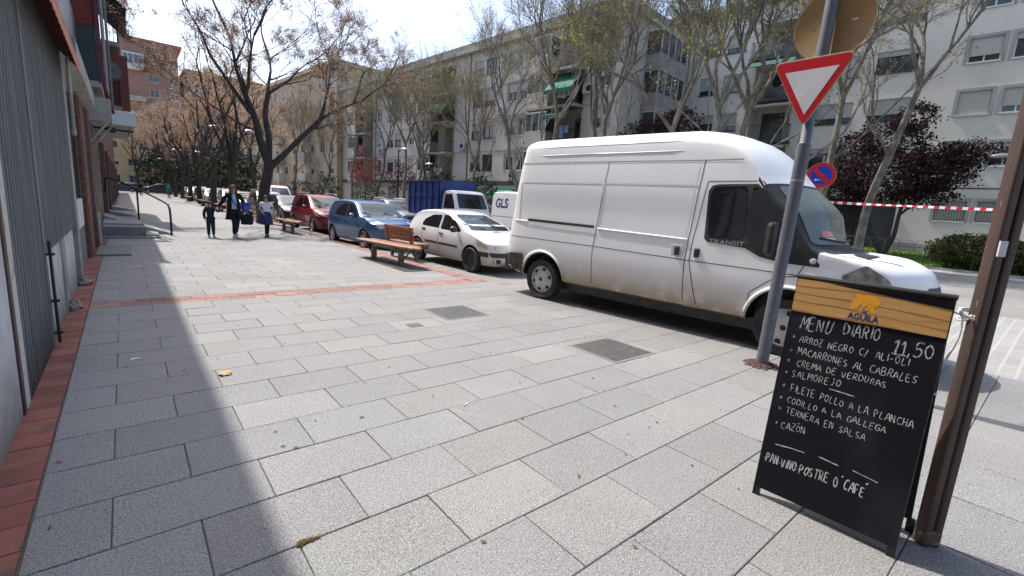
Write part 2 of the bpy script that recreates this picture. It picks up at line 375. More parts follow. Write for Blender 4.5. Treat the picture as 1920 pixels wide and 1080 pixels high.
# ------------------------------------------------------------------ vehicles: lofted bodies, arches cut out, patches laid on the surface
def body_loft(sp, nst=74, n1=13, n2=9):
    s0, s1 = sp['s']
    u = np.linspace(0, 1, nst); st = s0 + (s1 - s0) * u
    ends = np.array([0, .015, .04, .08]) * 1.0
    st = np.unique(np.concatenate([st[(st > s0 + .1) & (st < s1 - .1)], s0 + ends, s1 - ends]))
    top = pchip(sp['top'], st); bot = pchip(sp['bot'], st); wid = pchip(sp['w'], st); dzv = pchip(sp['dz'], st)
    pw = pchip(sp.get('pw', [(s0, .5), (s1, .5)]), st)
    b = MB(); rings = []
    for i, s in enumerate(st):
        zt, zb, wd, dz = top[i], bot[i], wid[i], min(dzv[i], (top[i] - bot[i]) * .45)
        zs = zt - dz; half = [(0, zb), (wd * .5, zb), (wd * pchip(sp['f'], zb)[0] - .05, zb)]
        for k in range(n1 + 1):
            z = zb + .03 + (zs - zb - .03) * k / n1; half.append((wd * pchip(sp['f'], z)[0], z))
        xs = half[-1][0]
        for k in range(1, n2 + 1):
            a = math.pi / 2 * k / n2; half.append((xs * max(0, math.cos(a)) ** pw[i], zs + dz * math.sin(a) ** pw[i]))
        half[-1] = (0, zt)
        full = half + [(-x, z) for x, z in reversed(half[1:-1])]
        ring = []
        for x, z in full:
            y = s; q = 1 - min(1, (x / max(wd, .01)) ** 2)
            for (c, wa, wb, zlo, zhi) in sp.get('warp', []):
                t = min(1, max(0, (s - wa) / (wb - wa))); t = t * t * (3 - 2 * t)
                tz = min(1, max(0, (z - zlo) / (zhi - zlo))) if zhi > zlo else 1
                y += c * q * t * tz
            for (c, wa, wb, zlo) in sp.get('lean', []):
                t = min(1, max(0, (s - wa) / (wb - wa))); y += c * t * max(0, z - zlo)
            ring.append((x, y, z))
        rings.append(b.put(ring)); m = len(full)
    for i in range(len(rings) - 1):
        for k in range(m): b.face((rings[i] + k, rings[i] + (k + 1) % m, rings[i + 1] + (k + 1) % m, rings[i + 1] + k))
    b.face([rings[0] + k for k in reversed(range(m))]); b.face([rings[-1] + k for k in range(m)])
    return b
def make_body(name, sp, paint, parent):
    b = body_loft(sp); o = b.build(name, [paint, M['plastic']], None, smooth=None)
    bm = bmesh.new(); bm.from_mesh(o.data); bmesh.ops.triangulate(bm, faces=[f for f in bm.faces if len(f.verts) > 4]); bvh = BVHTree.FromBMesh(bm); bm.free()
    c = MB(); W = max(p[1] for p in sp['w'])
    for s in (0, sp['wb']):
        for sg in (1, -1):
            c.M = Matrix.Translation((sg * (W * .5 + .35) + sg * .2, s, sp['rw'] + sp.get('adz', .0)))
            c.lathe([(sp['ra'], -W * .5 + .1), (sp['ra'], W * .5)], 40, 'X')
    co = c.build('cut', [M['plastic']], None)
    md = o.modifiers.new('b', 'BOOLEAN'); md.object = co; md.operation = 'DIFFERENCE'; md.solver = 'EXACT'
    try: md.material_mode = 'TRANSFER'
    except Exception: pass
    dg = bpy.context.evaluated_depsgraph_get(); me = bpy.data.meshes.new_from_object(o.evaluated_get(dg))
    bpy.data.objects.remove(co); o.modifiers.clear(); o.data = me; me.name = name
    me.polygons.foreach_set('use_smooth', [True] * len(me.polygons)); me.set_sharp_from_angle(angle=R_(34))
    o.parent = parent; o.name = name
    return o, bvh
AX = {'R': (Vector((5, 0, 0)), Vector((0, 1, 0)), Vector((0, 0, 1)), Vector((-1, 0, 0))),
      'L': (Vector((-5, 0, 0)), Vector((0, 1, 0)), Vector((0, 0, 1)), Vector((1, 0, 0))),
      'F': (Vector((0, 9, 0)), Vector((1, 0, 0)), Vector((0, 0, 1)), Vector((0, -1, 0))),
      'B': (Vector((0, -9, 0)), Vector((1, 0, 0)), Vector((0, 0, 1)), Vector((0, 1, 0))),
      'T': (Vector((0, 0, 5)), Vector((1, 0, 0)), Vector((0, 1, 0)), Vector((0, 0, -1)))}
def rounded(poly, rad, k=4):
    out = []; n = len(poly)
    for i in range(n):
        p, a, c = Vector(poly[i]), Vector(poly[i - 1]), Vector(poly[(i + 1) % n])
        ra = min(rad, (a - p).length * .45); rc = min(rad, (c - p).length * .45)
        A, Cc = p + (a - p).normalized() * ra, p + (c - p).normalized() * rc
        for j in range(k + 1):
            t = j / k; out.append(tuple(A * (1 - t) ** 2 + p * 2 * t * (1 - t) + Cc * t * t))
    return out
def patch_into(b, bvh, poly, ax, off=.004, step=.12, clipdir=True):
    O, U, V, D = AX[ax]
    bm = bmesh.new(); vs = [bm.verts.new((p[0], p[1], 0)) for p in poly]
    try: bm.faces.new(vs)
    except Exception: bm.free(); return
    xs = [p[0] for p in poly]; ys = [p[1] for p in poly]
    for (lo, hi, nrm) in ((min(xs), max(xs), (1, 0, 0)), (min(ys), max(ys), (0, 1, 0))):
        t = lo + step
        while t < hi - 1e-3:
            bmesh.ops.bisect_plane(bm, geom=bm.verts[:] + bm.edges[:] + bm.faces[:], plane_co=(t, t, 0), plane_no=nrm, dist=1e-5); t += step
    bmesh.ops.triangulate(bm, faces=[f for f in bm.faces if len(f.verts) > 4])
    bm.verts.index_update(); mp = {}
    for v in bm.verts:
        h = bvh.ray_cast(O + U * v.co.x + V * v.co.y, D)
        if h[0] is None: continue
        nn = h[1] if h[1].dot(D) < 0 else -h[1]
        mp[v.index] = b.put([h[0] + nn * off])
    for f in bm.faces:
        ids = [v.index for v in f.verts]
        if all(i in mp for i in ids): b.face([mp[i] for i in ids])
    bm.free()
def patch(name, bvh, polys, ax, mat, parent, off=.004, step=.12, smooth=50):
    b = MB()
    for p in polys: patch_into(b, bvh, p, ax, off, step)
    return b.build(name, mat, parent, smooth=smooth, recalc=False) if b.f else None
def line_into(b, bvh, pts, ax, wdt=.008, off=.0025):
    P = []
    for i in range(len(pts) - 1):
        a, c = Vector(pts[i]), Vector(pts[i + 1]); n = max(1, int((c - a).length / .07))
        P += [a.lerp(c, j / n) for j in range(n)]
    P.append(Vector(pts[-1])); O, U, V, D = AX[ax]; prev = None
    for i, p in enumerate(P):
        d = (P[min(i + 1, len(P) - 1)] - P[max(0, i - 1)]).normalized(); nrm = Vector((-d.y, d.x)) * wdt / 2; cur = []
        for q in (p - nrm, p + nrm):
            h = bvh.ray_cast(O + U * q.x + V * q.y, D)
            if h[0] is not None:
                nn = h[1] if h[1].dot(D) < 0 else -h[1]; cur.append(h[0] + nn * off)
        if len(cur) == 2:
            k = b.put(cur)
            if prev is not None: b.face((prev, prev + 1, k + 1, k))
            prev = k
        else: prev = None
def lines(name, bvh, L, ax, mat, parent, wdt=.008, off=.0025):
    b = MB()
    for p in L: line_into(b, bvh, p, ax, wdt, off)
    return b.build(name, mat, parent, smooth=60, recalc=False) if b.f else None
def fx(poly): return [(-p[0], p[1]) for p in poly]

WHEELS = {}
def wheel(parent, x, y, rw, side, wid=.19, style='alloy', spokes=7, rim=None, flat=0.):
    """side=+1: outer face toward +X"""
    key = (rw, wid, style, spokes, flat); rr = rw * .66
    e = bpy.data.objects.new('wheel', None); COL.objects.link(e); e.parent = parent; e.location = (x, y, rw); e.scale = (1, 1, 1)
    if side < 0: e.rotation_euler = (0, 0, math.pi)
    if key in WHEELS:
        for me, nm in WHEELS[key]:
            o = bpy.data.objects.new(nm, me); COL.objects.link(o); o.parent = e
        return e
    h = wid / 2; b = MB()
    b.lathe([(rr, -h * .8), (rw * .93, -h), (rw * .985, -h * .8), (rw, -h * .4), (rw, h * .4), (rw * .985, h * .8), (rw * .93, h), (rr * 1.06, h * .92), (rr, h * .75)], 40, 'X', close=True)
    if flat:
        b.v = [(v[0] * (1 + .35 * max(0, (-v[2] - rw * .72) / rw)), v[1], max(v[2], -rw + flat)) for v in b.v]
    t = b.build('tyre', M['rubber'], e, smooth=40)
    b = MB(); b.lathe([(rr, -h * .7), (rr, h * .78), (rr * .95, h * .82), (rr * .9, h * .62)], 40, 'X')
    b.f.pop(); b.mi.pop(); b.t.pop(); b.k = 0
    if style == 'steel':
        b.lathe([(rr * .9, h * .5), (rr * .72, h * .45), (rr * .5, h * .62), (rr * .34, h * .6), (rr * .2, h * .7)], 32, 'X')
    elif style == 'van':
        b.lathe([(rr * .95, h * .55), (rr * .66, h * .75), (rr * .42, h * .95), (rr * .2, h * 1.0)], 36, 'X'); b.k = 1
        for i in range(6):
            a = 2 * math.pi * i / 6 + .3; c, s_ = math.cos(a), math.sin(a)
            def P(rad, dd, xx): return (xx, rad * c - dd * s_, rad * s_ + dd * c)
            b.poly([P(rr * .66, -.024, h * .8), P(rr * .66, .024, h * .8), P(rr * .9, .035, h * .66), P(rr * .9, -.035, h * .66)])
        b.lathe([(rr * .15, h * 1.0), (rr * .13, h * 1.04)], 20, 'X')
    else:
        b.k = 1; b.lathe([(rr * .93, h * .15), (rr * .3, h * .15)], 24, 'X'); b.k = 0
        for i in range(spokes):
            a = 2 * math.pi * i / spokes; c, s_ = math.cos(a), math.sin(a)
            def P(rad, dd, xx): return (xx, rad * c - dd * s_, rad * s_ + dd * c)
            n = b.put([P(rr * .15, -.04, h * .8), P(rr * .15, .04, h * .8), P(rr * .94, .035, h * .66), P(rr * .94, -.035, h * .66),
                       P(rr * .15, -.04, h * .45), P(rr * .15, .04, h * .45), P(rr * .94, .035, h * .4), P(rr * .94, -.035, h * .4)])
            for q in ((0, 1, 2, 3), (0, 4, 5, 1), (1, 5, 6, 2), (3, 2, 6, 7), (0, 3, 7, 4)): b.face([n + i2 for i2 in q])
        b.lathe([(rr * .26, h * .5), (rr * .26, h * .8), (rr * .2, h * .9)], 20, 'X')
    m0 = M['plastic'] if style == 'steel' else (rim or M['rim'])
    o = b.build('rim', [m0, M['seam']], e, smooth=30)
    WHEELS[key] = [(t.data, 'tyre'), (o.data, 'rim')]
    return e
def mirror_part(parent, x, y, z, mat, sg, sc=1.):
    b = MB(); b.M = Matrix.Translation((sg * x, y, z))
    pr = [(.0, -.06), (.045, -.055), (.07, -.03), (.075, 0), (.065, .035), (.03, .06), (0, .065)]
    b.lathe([(p[0] * sc * 1.05, p[1] * sc * 1.5) for p in pr], 14, 'X'); b.tube([(-sg * .16, -.02, -.05), (-sg * .03, 0, -.02)], .018, 6)
    o = b.build('mirror', mat, parent, smooth=50); return o
GLASS = M['windscreen'] = pm('windscreen_glass', (.03, .04, .042), .05, spec=.5, col2=(.06, .07, .07), scale=2.2)

def car(name, loc, rz, label, paint, sp, group=None, cat='car'):
    t = thing(name, loc, label, cat, rz, group); K = sp['kit']
    o, bvh = make_body('body', sp, paint, t)
    for wp in K['side']:
        patch('window', bvh, [rounded(wp, .05)], 'R', M['glassdark'], t, .004); patch('window', bvh, [rounded(wp, .05)], 'L', M['glassdark'], t, .004)
    if 'screen' in K:
        patch('windscreen', bvh, [rounded(K['screen'], .08)], 'F', GLASS, t, .004, .08)
    if 'rearscreen' in K: patch('rear_window', bvh, [rounded(K['rearscreen'], .08)], 'B', M['glassdark'], t, .004)
    for hp in K['lamp']:
        for q in (hp, fx(hp)): patch('headlight', bvh, [rounded(q, K.get('lr', .05))], 'F', K.get('lm', M['lamp']), t, .006, .05)
    if 'lampside' in K:
        patch('headlight', bvh, [rounded(K['lampside'], .04)], 'R', K.get('lm', M['lamp']), t, .007, .05)
    for g in K.get('black', []): patch('grille', bvh, [rounded(g, .03)], 'F', M['plastic'], t, .006, .08)
    for g in K.get('sideblack', []):
        for ax in 'RL': patch('door_trim', bvh, [g], ax, M['plastic'], t, .012, .1)
    lines('door_seam', bvh, K['seams'], 'R', M['seam'], t); lines('door_seam', bvh, K['seams'], 'L', M['seam'], t)
    if 'hoodseam' in K: [lines('bonnet_seam', bvh, [q], 'T', M['seam'], t) for q in (K['hoodseam'], fx(K['hoodseam']))]
    for h in K.get('handles', []):
        for sg in (1, -1):
            hit = bvh.ray_cast(Vector((5 * sg, h[0], h[1])), Vector((-sg, 0, 0)))
            if hit[0] is None: continue
            b = MB(); b.M = Matrix.Translation(hit[0]); b.box(-.01, -.085, -.016, .022, .085, .016) if sg > 0 else b.box(-.022, -.085, -.016, .01, .085, .016)
            b.build('door_handle', K.get('hm', paint), t, bev=.008)
    for sg in (1, -1): mirror_part(t, K['mirror'][0], K['mirror'][1], K['mirror'][2], K.get('mm', paint), sg)
    if 'tail' in K:
        for q in (K['tail'], fx(K['tail'])): patch('tail_light', bvh, [rounded(q, .04)], 'B', M['redlamp'], t, .006, .08)
    pl = K.get('plate')
    if pl:
        hit = bvh.ray_cast(Vector((0, 9, pl)), Vector((0, -1, 0)))
        b = MB(); b.box(-.26, hit[0].y - .01, pl - .055, .26, hit[0].y + .012, pl + .055); b.build('number_plate', M['plate'], t)
    W = K.get('track', max(p[1] for p in sp['w']) - .11)
    for s in (0, sp['wb']):
        for sg in (1, -1): wheel(t, sg * W, s, sp['rw'], sg, .19, K.get('ws', 'alloy'), K.get('spokes', 7))
    wl = MB()
    for sg in (.25, -.45):
        zz = K['screen'][0][1]; y0 = None
        h1 = bvh.ray_cast(Vector((sg, 9, zz + .02)), Vector((0, -1, 0))); h2 = bvh.ray_cast(Vector((sg + .42, 9, zz + .13)), Vector((0, -1, 0)))
        if h1[0] and h2[0]: wl.tube([h1[0] + Vector((0, .015, .01)), h2[0] + Vector((0, .012, .012))], .009, 5)
    if wl.f: wl.build('wiper', M['blackmetal'], t)
    return t, bvh, o

def paintmat(name, c, metal=.0, rough=.28): return pm(name, c, rough, metal, coat=.6, spec=.5)
P_white = pm('white_paint', (.70, .71, .72), .3, coat=.5, col2=(.64, .645, .65), scale=2.5, dirt=((.34, .30, .24), .15, .55))
# generic five-door hatchback, dims in metres from the rear axle
def hatch(wb=2.44, rw=.30, H=1.43, Wd=.83, front=.76, rear=.62, hood=.92, belt=.92, cowl=.98, nose=.62, screen_len=.95, roof_f=1.25, kit=None, tail_s=.25):
    s0, s1 = -rear, wb + front; c_s = wb - .28 + kit.get('cowl_s', 0); rf = c_s - screen_len
    sp = dict(s=(s0, s1), wb=wb, rw=rw, ra=rw + .055, adz=.01,
        top=[(s0, .86), (s0 + .04, 1.02), (s0 + .14, 1.2), (s0 + .30, H - .1), (s0 + .55, H - .03), (roof_f * .5, H), (rf, H - .035), (rf + .3, H - .16), (c_s - .25, cowl + .13), (c_s, cowl),
             (c_s + .35, hood + .015), (s1 - .35, hood - .1), (s1 - .13, nose + .12), (s1 - .03, nose), (s1, nose - .12)],
        bot=[(s0, .36), (s0 + .1, .26), (.3, .2), (wb - .3, .2), (s1 - .15, .2), (s1, .3)],
        w=[(s0, Wd * .86), (s0 + .12, Wd * .94), (s0 + .5, Wd), (wb * .6, Wd), (wb + .1, Wd * .985), (s1 - .3, Wd * .9), (s1 - .1, Wd * .74), (s1, Wd * .55)],
        dz=[(s0, .16), (s0 + .5, .10), (rf, .085), (c_s - .1, .05), (c_s + .1, .05), (s1 - .3, .1), (s1, .12)],
        pw=[(s0, .6), (rf, .55), (c_s, .4), (c_s + .3, .45), (s1, .7)],
        f=[(.15, .9), (.3, .965), (.5, .99), (.68, 1.0), (belt - .06, .975), (belt, .95), (H - .1, .76), (H + .1, .7)],
        warp=[(.20, rf - .3, c_s, .2, .9), (-.12, s0 + .3, s0, .3, .6)])
    sp['kit'] = kit; return sp
def sidewin(c_s, belt, H, rear, split=(1.02, .98), rb=.12, screen_len=.95, q=True):
    rf = c_s - screen_len
    a = [(split[1] - .02, belt + .02), (split[1] - .02, H - .14), (rb + .35, H - .155), (rb + .08, H - .23), (rb, belt + .06)]
    c = [(split[0] + .06, belt + .0), (split[0] + .05, H - .14), (rf + .05, H - .15), (rf + .3, H - .26), (c_s - .12, belt + .04), (c_s - .14, belt - .0)]
    return [a, c]
FACE = math.pi   # all parked facing -Y
# white five-door hatchback with big rounded windows, black bumper strip and black side strips
kit = dict(side=[[(1.0, .95), (.97, 1.29), (.55, 1.275), (.22, 1.15), (.16, 1.02), (.2, .98)], [(1.09, .94), (1.06, 1.30), (1.30, 1.295), (1.58, 1.20), (1.98, .97), (1.97, .92)]],
    screen=[(-.63, .985), (.63, .985), (.50, 1.33), (-.50, 1.33)], lamp=[[(.46, .64), (.62, .61), (.64, .68), (.52, .71)]], lampside=[(2.70, .66), (2.98, .60), (3.0, .66), (2.80, .76), (2.62, .81)], lm=M['lampyel'],
    black=[[(-.66, .42), (.66, .42), (.70, .53), (-.70, .53)], [(-.35, .27), (.35, .27), (.4, .38), (-.4, .38)], [(.48, .28), (.62, .28), (.62, .38), (.48, .38)], [(-.48, .28), (-.62, .28), (-.62, .38), (-.48, .38)]],
    sideblack=[[(.42, .56), (1.02, .55), (1.02, .60), (.42, .61)], [(1.06, .55), (1.92, .53), (1.92, .58), (1.06, .60)], [(2.62, .43), (3.0, .42), (3.0, .53), (2.62, .54)]],
    seams=[[(1.03, .26), (1.04, .6), (1.04, 1.33)], [(2.05, .27), (2.1, .6), (1.98, .93)], [(.38, .45), (.22, .72), (.2, .98)], [(.4, .27), (2.0, .27)]],
    hoodseam=[(.62, 2.15), (.56, 2.6), (.42, 3.05)], handles=[(1.16, .83), (.3, .9)], hm=M['plastic'], mm=pm('mirror_black', (.03, .03, .03), .4), mirror=(.93, 1.88, .98), plate=.46, ws='steel', track=.74)
SP206 = hatch(wb=2.44, rw=.30, H=1.43, Wd=.826, front=.78, rear=.6, hood=.90, belt=.93, cowl=.97, nose=.62, screen_len=1.02, kit=kit)
car_white, bvh, _o = car('parked_car', (6.98, 11.57, -.075), FACE + R_(2.5), 'white five-door hatchback with black side strips, parked behind the white van', P_white, SP206)
lines('bonnet_vent', bvh, [[(-.12, 2.42), (.1, 2.46)], [(-.1, 2.36), (.12, 2.4)]], 'T', M['seam'], car_white, .03)
b = MB(); b.lathe([(.045, 0), (.06, .01), (.03, .02)], 18, 'Y', c=(.57, 3.12, .33)); b.build('fog_lamp', M['lamp'], car_white)
b = MB(); b.lathe([(.045, 0), (.06, .01), (.03, .02)], 18, 'Y', c=(-.57, 3.12, .33)); b.build('fog_lamp', M['lamp'], car_white)
b = MB(); b.M = Matrix.Translation((.6, 2.17, 1.0)); b.box(-.06, -.002, 0, .06, .004, .13)
# blue small rounded hatchback
kit = dict(side=[[(1.02, .96), (1.0, 1.37), (.62, 1.36), (.3, 1.22), (.14, 1.0)], [(1.1, .96), (1.08, 1.38), (1.35, 1.36), (1.66, 1.22), (1.95, 1.0), (1.93, .96)]],
    screen=[(-.62, 1.0), (.62, 1.0), (.52, 1.42), (-.52, 1.42)], lamp=[[(.40, .80), (.46, .70), (.58, .68), (.66, .76), (.64, .88), (.52, .92), (.43, .88)]], lr=.09,
    black=[[(-.4, .24), (.4, .24), (.46, .36), (-.46, .36)], [(-.24, .66), (.24, .66), (.2, .72), (-.2, .72)]],
    seams=[[(1.05, .26), (1.06, .6), (1.05, 1.4)], [(2.0, .27), (2.06, .6), (1.95, .98)], [(.4, .45), (.18, .72), (.14, 1.0)], [(.4, .27), (2.0, .27)]],
    hoodseam=[(.66, 2.1), (.52, 2.6), (.36, 2.95)], handles=[(1.2, .86), (.28, .92)], mirror=(.93, 1.86, 1.02), plate=.48, ws='alloy', spokes=8, track=.74)
SPMIC = hatch(wb=2.43, rw=.295, H=1.52, Wd=.83, front=.68, rear=.60, hood=.98, belt=.95, cowl=1.02, nose=.74, screen_len=.86, kit=kit)
P_blue = paintmat('blue_paint', (.06, .135, .27), .4, .3)
car_blue, bvh, _o = car('parked_car', (6.30, 16.45, -.075), FACE + R_(3), 'small rounded blue hatchback parked behind the white hatchback', P_blue, SPMIC)
b = MB(); b.tube([(.05, .9, 1.51), (.06, .45, 1.78)], .006, 5); b.build('aerial', M['blackmetal'], car_blue)
patch('sunshade', bvh, [[(-.5, 1.0), (.3, 1.0), (.25, 1.06), (.1, 1.03), (-.1, 1.08), (-.3, 1.05), (-.45, 1.1)]], 'F', M['white'], car_blue, .006, .06)
b = MB(); b.lathe([(.05, 0), (.05, .012)], 18, 'Y', c=(0, 3.06, .70)); b.build('badge', M['chrome'], car_blue)
# red tall hatchback
kit = dict(side=[[(1.05, 1.0), (1.02, 1.44), (.55, 1.43), (.2, 1.34), (.02, 1.02)], [(1.14, .98), (1.12, 1.45), (1.35, 1.43), (1.75, 1.24), (2.1, 1.0)]], cowl_s=.1,
    screen=[(-.68, 1.03), (.68, 1.03), (.55, 1.47), (-.55, 1.47)], lamp=[[(.42, .70), (.68, .74), (.78, .90), (.66, .86)]], lampside=[(2.9, .72), (3.2, .72), (2.75, .98), (2.62, .98)],
    black=[[(-.62, .30), (.62, .30), (.68, .46), (-.68, .46)], [(-.3, .6), (.3, .6), (.34, .68), (-.34, .68)]],
    sideblack=[[(.45, .42), (1.05, .41), (1.05, .46), (.45, .47)], [(1.1, .41), (2.2, .40), (2.2, .45), (1.1, .46)]],
    seams=[[(1.09, .27), (1.1, .6), (1.08, 1.48)], [(2.2, .28), (2.26, .6), (2.1, 1.0)], [(.42, .45), (.1, .75), (.02, 1.02)]],
    hoodseam=[(.66, 2.3), (.56, 2.8), (.4, 3.2)], handles=[(1.25, .9), (.3, .97)], mirror=(.98, 2.0, 1.06), plate=.5, track=.78)
SPMPV = hatch(wb=2.54, rw=.315, H=1.60, Wd=.87, front=.82, rear=.72, hood=.98, belt=.99, cowl=1.04, nose=.70, screen_len=1.06, kit=kit)
P_red = paintmat('red_paint', (.27, .012, .018), .2)
car_red, bvh, _o = car('parked_car', (6.72, 22.7, -.075), FACE + R_(1), 'dark red tall hatchback with silver roof rails, parked behind the blue hatchback', P_red, SPMPV)
for sg in (1, -1):
    b = MB(); b.tube(bez([(sg * .62, -.2, 1.56), (sg * .62, -.05, 1.63), (sg * .61, 1.0, 1.65), (sg * .60, 1.35, 1.6)], 5), .02, 6); b.build('roof_rail', M['chrome'], car_red, smooth=50)
# silver hatch with dark bumper
kit = dict(side=[[(1.1, .97), (1.07, 1.31), (.55, 1.30), (.2, 1.18), (.1, 1.0)], [(1.18, .96), (1.15, 1.32), (1.4, 1.31), (1.75, 1.2), (2.2, .96)]], cowl_s=.12,
    screen=[(-.66, 1.0), (.66, 1.0), (.52, 1.36), (-.52, 1.36)], lamp=[[(.42, .66), (.72, .66), (.80, .76), (.70, .82), (.46, .74)]], lampside=[(2.95, .66), (3.25, .66), (2.9, .83), (2.75, .83)],
    black=[[(-.66, .26), (.66, .26), (.72, .50), (-.72, .50)], [(-.4, .58), (.4, .58), (.42, .66), (-.42, .66)]],
    seams=[[(1.13, .27), (1.14, .6), (1.12, 1.35)], [(2.28, .28), (2.33, .6), (2.2, .96)], [(.42, .45), (.16, .72), (.1, 1.0)]],
    hoodseam=[(.66, 2.4), (.58, 2.9), (.42, 3.25)], handles=[(1.28, .86), (.34, .9)], mirror=(.98, 2.1, 1.0), plate=.46, track=.8)
SPFOC = hatch(wb=2.64, rw=.31, H=1.47, Wd=.89, front=.86, rear=.78, hood=.93, belt=.95, cowl=.99, nose=.62, screen_len=1.12, kit=kit)
P_grey = paintmat('dark_grey_paint', (.03, .034, .038), .1); P_silver = paintmat('silver_paint', (.42, .43, .44), .6); P_black = paintmat('black_paint', (.012, .012, .014), .1)
P_w2 = paintmat('clean_white', (.7, .7, .7)); P_navy = paintmat('navy_paint', (.015, .025, .06), .3); P_bronze = paintmat('bronze_paint', (.16, .11, .075), .5); P_lgrey = paintmat('light_grey_paint', (.30, .31, .32), .6)
def recolour(root, old, new):
    for ch in COL.objects:
        if ch.parent == root or (ch.parent and ch.parent.parent == root):
            if ch.type == 'MESH':
                for sl_ in ch.material_slots:
                    if sl_.material == old: sl_.link = 'OBJECT'; sl_.material = new
car_foc, _b, _o = car('parked_car', (6.75, 28.05, -.075), FACE, 'dark grey hatchback behind the red car, its bonnet catching the light', P_grey, SPFOC)
protoP = {id(car_foc): P_grey, id(car_red): P_red, id(car_white): P_white, id(car_blue): P_blue}
def clone(src, oldp, newp, x, y, label, rz=FACE, group='cars parked along the pavement', z=-.075):
    c = copy_tree(src); c.location = (x, y, z); c.rotation_euler = (0, 0, rz); c['label'] = label; c['group'] = group; recolour(c, oldp, newp); return c
for c in (car_white, car_blue, car_red, car_foc): c['group'] = 'cars parked along the pavement'
clone(car_red, P_red, P_lgrey, 6.8, 33.2, 'pale grey people carrier with a broad windscreen, right behind the leaning dark tree')
clone(car_foc, P_grey, P_bronze, 6.55, 38.6, 'bronze hatchback seen just right of the woman in the dark coat')
clone(car_blue, P_blue, P_silver, 6.5, 43.9, 'small silver hatchback seen left of the woman in the dark coat')
clone(car_red, P_red, P_navy, 6.6, 49.1, 'dark navy people carrier with bright windscreen, behind the fourth tree trunk')
clone(car_foc, P_grey, P_w2, 6.6, 54.6, 'first white hatchback far along the row of parked cars')
clone(car_blue, P_blue, P_black, 6.5, 59.8, 'small black hatchback far along the row, between two white cars')
clone(car_red, P_red, P_w2, 6.6, 65.0, 'tall white car far along the parked row')
clone(car_foc, P_grey, P_silver, 6.6, 70.4, 'silver hatchback far along the parked row, beyond the tall white car')
clone(car_white, P_white, P_w2, 6.6, 75.6, 'last white car at the far end of the parked row')
GA = 'vehicles standing across the road'
clone(car_red, P_red, P_lgrey, 11.9, 26.3, 'grey estate car in the road between the blue hatchback and the blue tipper', FACE, GA)
clone(car_foc, P_grey, P_silver, 11.9, 38.2, 'silver car half hidden behind the red one', FACE, GA)
clone(car_foc, P_grey, P_navy, 1.0, 97, 'dark saloon passing along the far cross street', R_(90), 'cars on the far cross street')
clone(car_red, P_red, P_black, 5.6, 98.5, 'black car on the far cross street beside the saloon', R_(90), 'cars on the far cross street')
# ------------------------------------------------------------------ white high-roof panel van
P_van = pm('van_white', (.88, .885, .89), .36, coat=.3, col2=(.85, .855, .865), scale=1.1, dirt=((.34, .255, .165), .36, .86))
sp = dict(s=(-.86, 4.82), wb=3.75, rw=.345, ra=.44, adz=.02,
    top=[(-.86, 2.64), (-.8, 2.69), (-.6, 2.735), (1, 2.745), (2.3, 2.735), (2.6, 2.69), (2.85, 2.58), (3.05, 2.37), (3.26, 2.03), (3.6, 1.67), (3.93, 1.275), (4.02, 1.26), (4.3, 1.235), (4.55, 1.155), (4.70, 1.06), (4.79, .93), (4.82, .74)],
    bot=[(-.86, .45), (-.7, .4), (-.4, .36), (3.3, .35), (4.3, .3), (4.65, .3), (4.82, .36)],
    w=[(-.86, .93), (-.8, .955), (-.65, .975), (0, .985), (3.4, .985), (3.9, .96), (4.25, .91), (4.55, .82), (4.72, .70), (4.82, .5)],
    dz=[(-.86, .16), (-.6, .36), (2.4, .36), (2.9, .26), (3.3, .07), (3.95, .04), (4.1, .06), (4.5, .1), (4.82, .1)],
    pw=[(-.86, .5), (2.4, .56), (3.1, .5), (3.5, .45), (4.0, .42), (4.3, .6), (4.82, .7)],
    f=[(.25, .925), (.38, .945), (.6, .985), (.85, 1.0), (1.0, 1.0), (1.04, .990), (1.3, .985), (1.33, .975), (1.95, .955), (2.0, .945), (2.29, .915), (2.35, .90), (2.7, .86)],
    warp=[(.40, 2.4, 3.4, 1.0, 1.7), (.22, 3.6, 4.4, .3, .8)], lean=[(.12, -.1, -.86, .9)])
VX, VY = 6.405, 5.83
van = thing('panel_van', (VX, VY, 0), 'dirty white high-roof panel van with a flat rear tyre, parked beside the menu board', 'van', math.atan2(-.1116, -.9938))
vo, vb = make_body('body', sp, P_van, van)
blackpoly = [(2.665, 1.9), (2.70, 1.965), (2.78, 1.985), (3.24, 1.995), (3.30, 1.94), (3.60, 1.60), (3.85, 1.31), (3.93, 1.20), (4.0, 1.12), (3.99, 1.09), (3.62, 1.10), (3.38, 1.14), (3.21, 1.225), (2.74, 1.26), (2.695, 1.30)]
for ax in 'RL': patch('window_surround', vb, [blackpoly], ax, M['plastic'], van, .005, .03)
for ax in 'RL': patch('window', vb, [rounded([(2.70, 1.88), (2.74, 1.95), (3.13, 1.965), (3.17, 1.335), (2.735, 1.33)], .05)], ax, M['glassdark'], van, .008, .08)
for ax in 'RL': patch('window', vb, [rounded([(3.19, 1.96), (3.25, 1.955), (3.60, 1.60), (3.72, 1.43), (3.72, 1.16), (3.42, 1.18), (3.22, 1.29)], .05)], ax, M['glassdark'], van, .008, .08)
M['vanscreen'] = pm('van_windscreen', (.10, .12, .105), .08, spec=.55, col2=(.19, .205, .18), scale=1.8, lo=.3, hi=.8)  # mottled grey-green: reflected sky and trees put into the glass colour
for f_ in vo.data.polygons:   # black pillars and scuttle round the windscreen
    c_ = f_.center
    if 1.20 < c_.z < 2.035 and c_.y < 4.0 + .27 * (1 - (c_.x / .95) ** 2) and c_.y > 3.30 + (1.98 - c_.z) * .89 - .14 and c_.y > 3.26 and c_.y < 4.6: f_.material_index = 1
patch('windscreen', vb, [rounded([(-.87, 1.335), (.87, 1.335), (.81, 1.985), (-.81, 1.985)], .06)], 'F', M['vanscreen'], van, .007, .07)
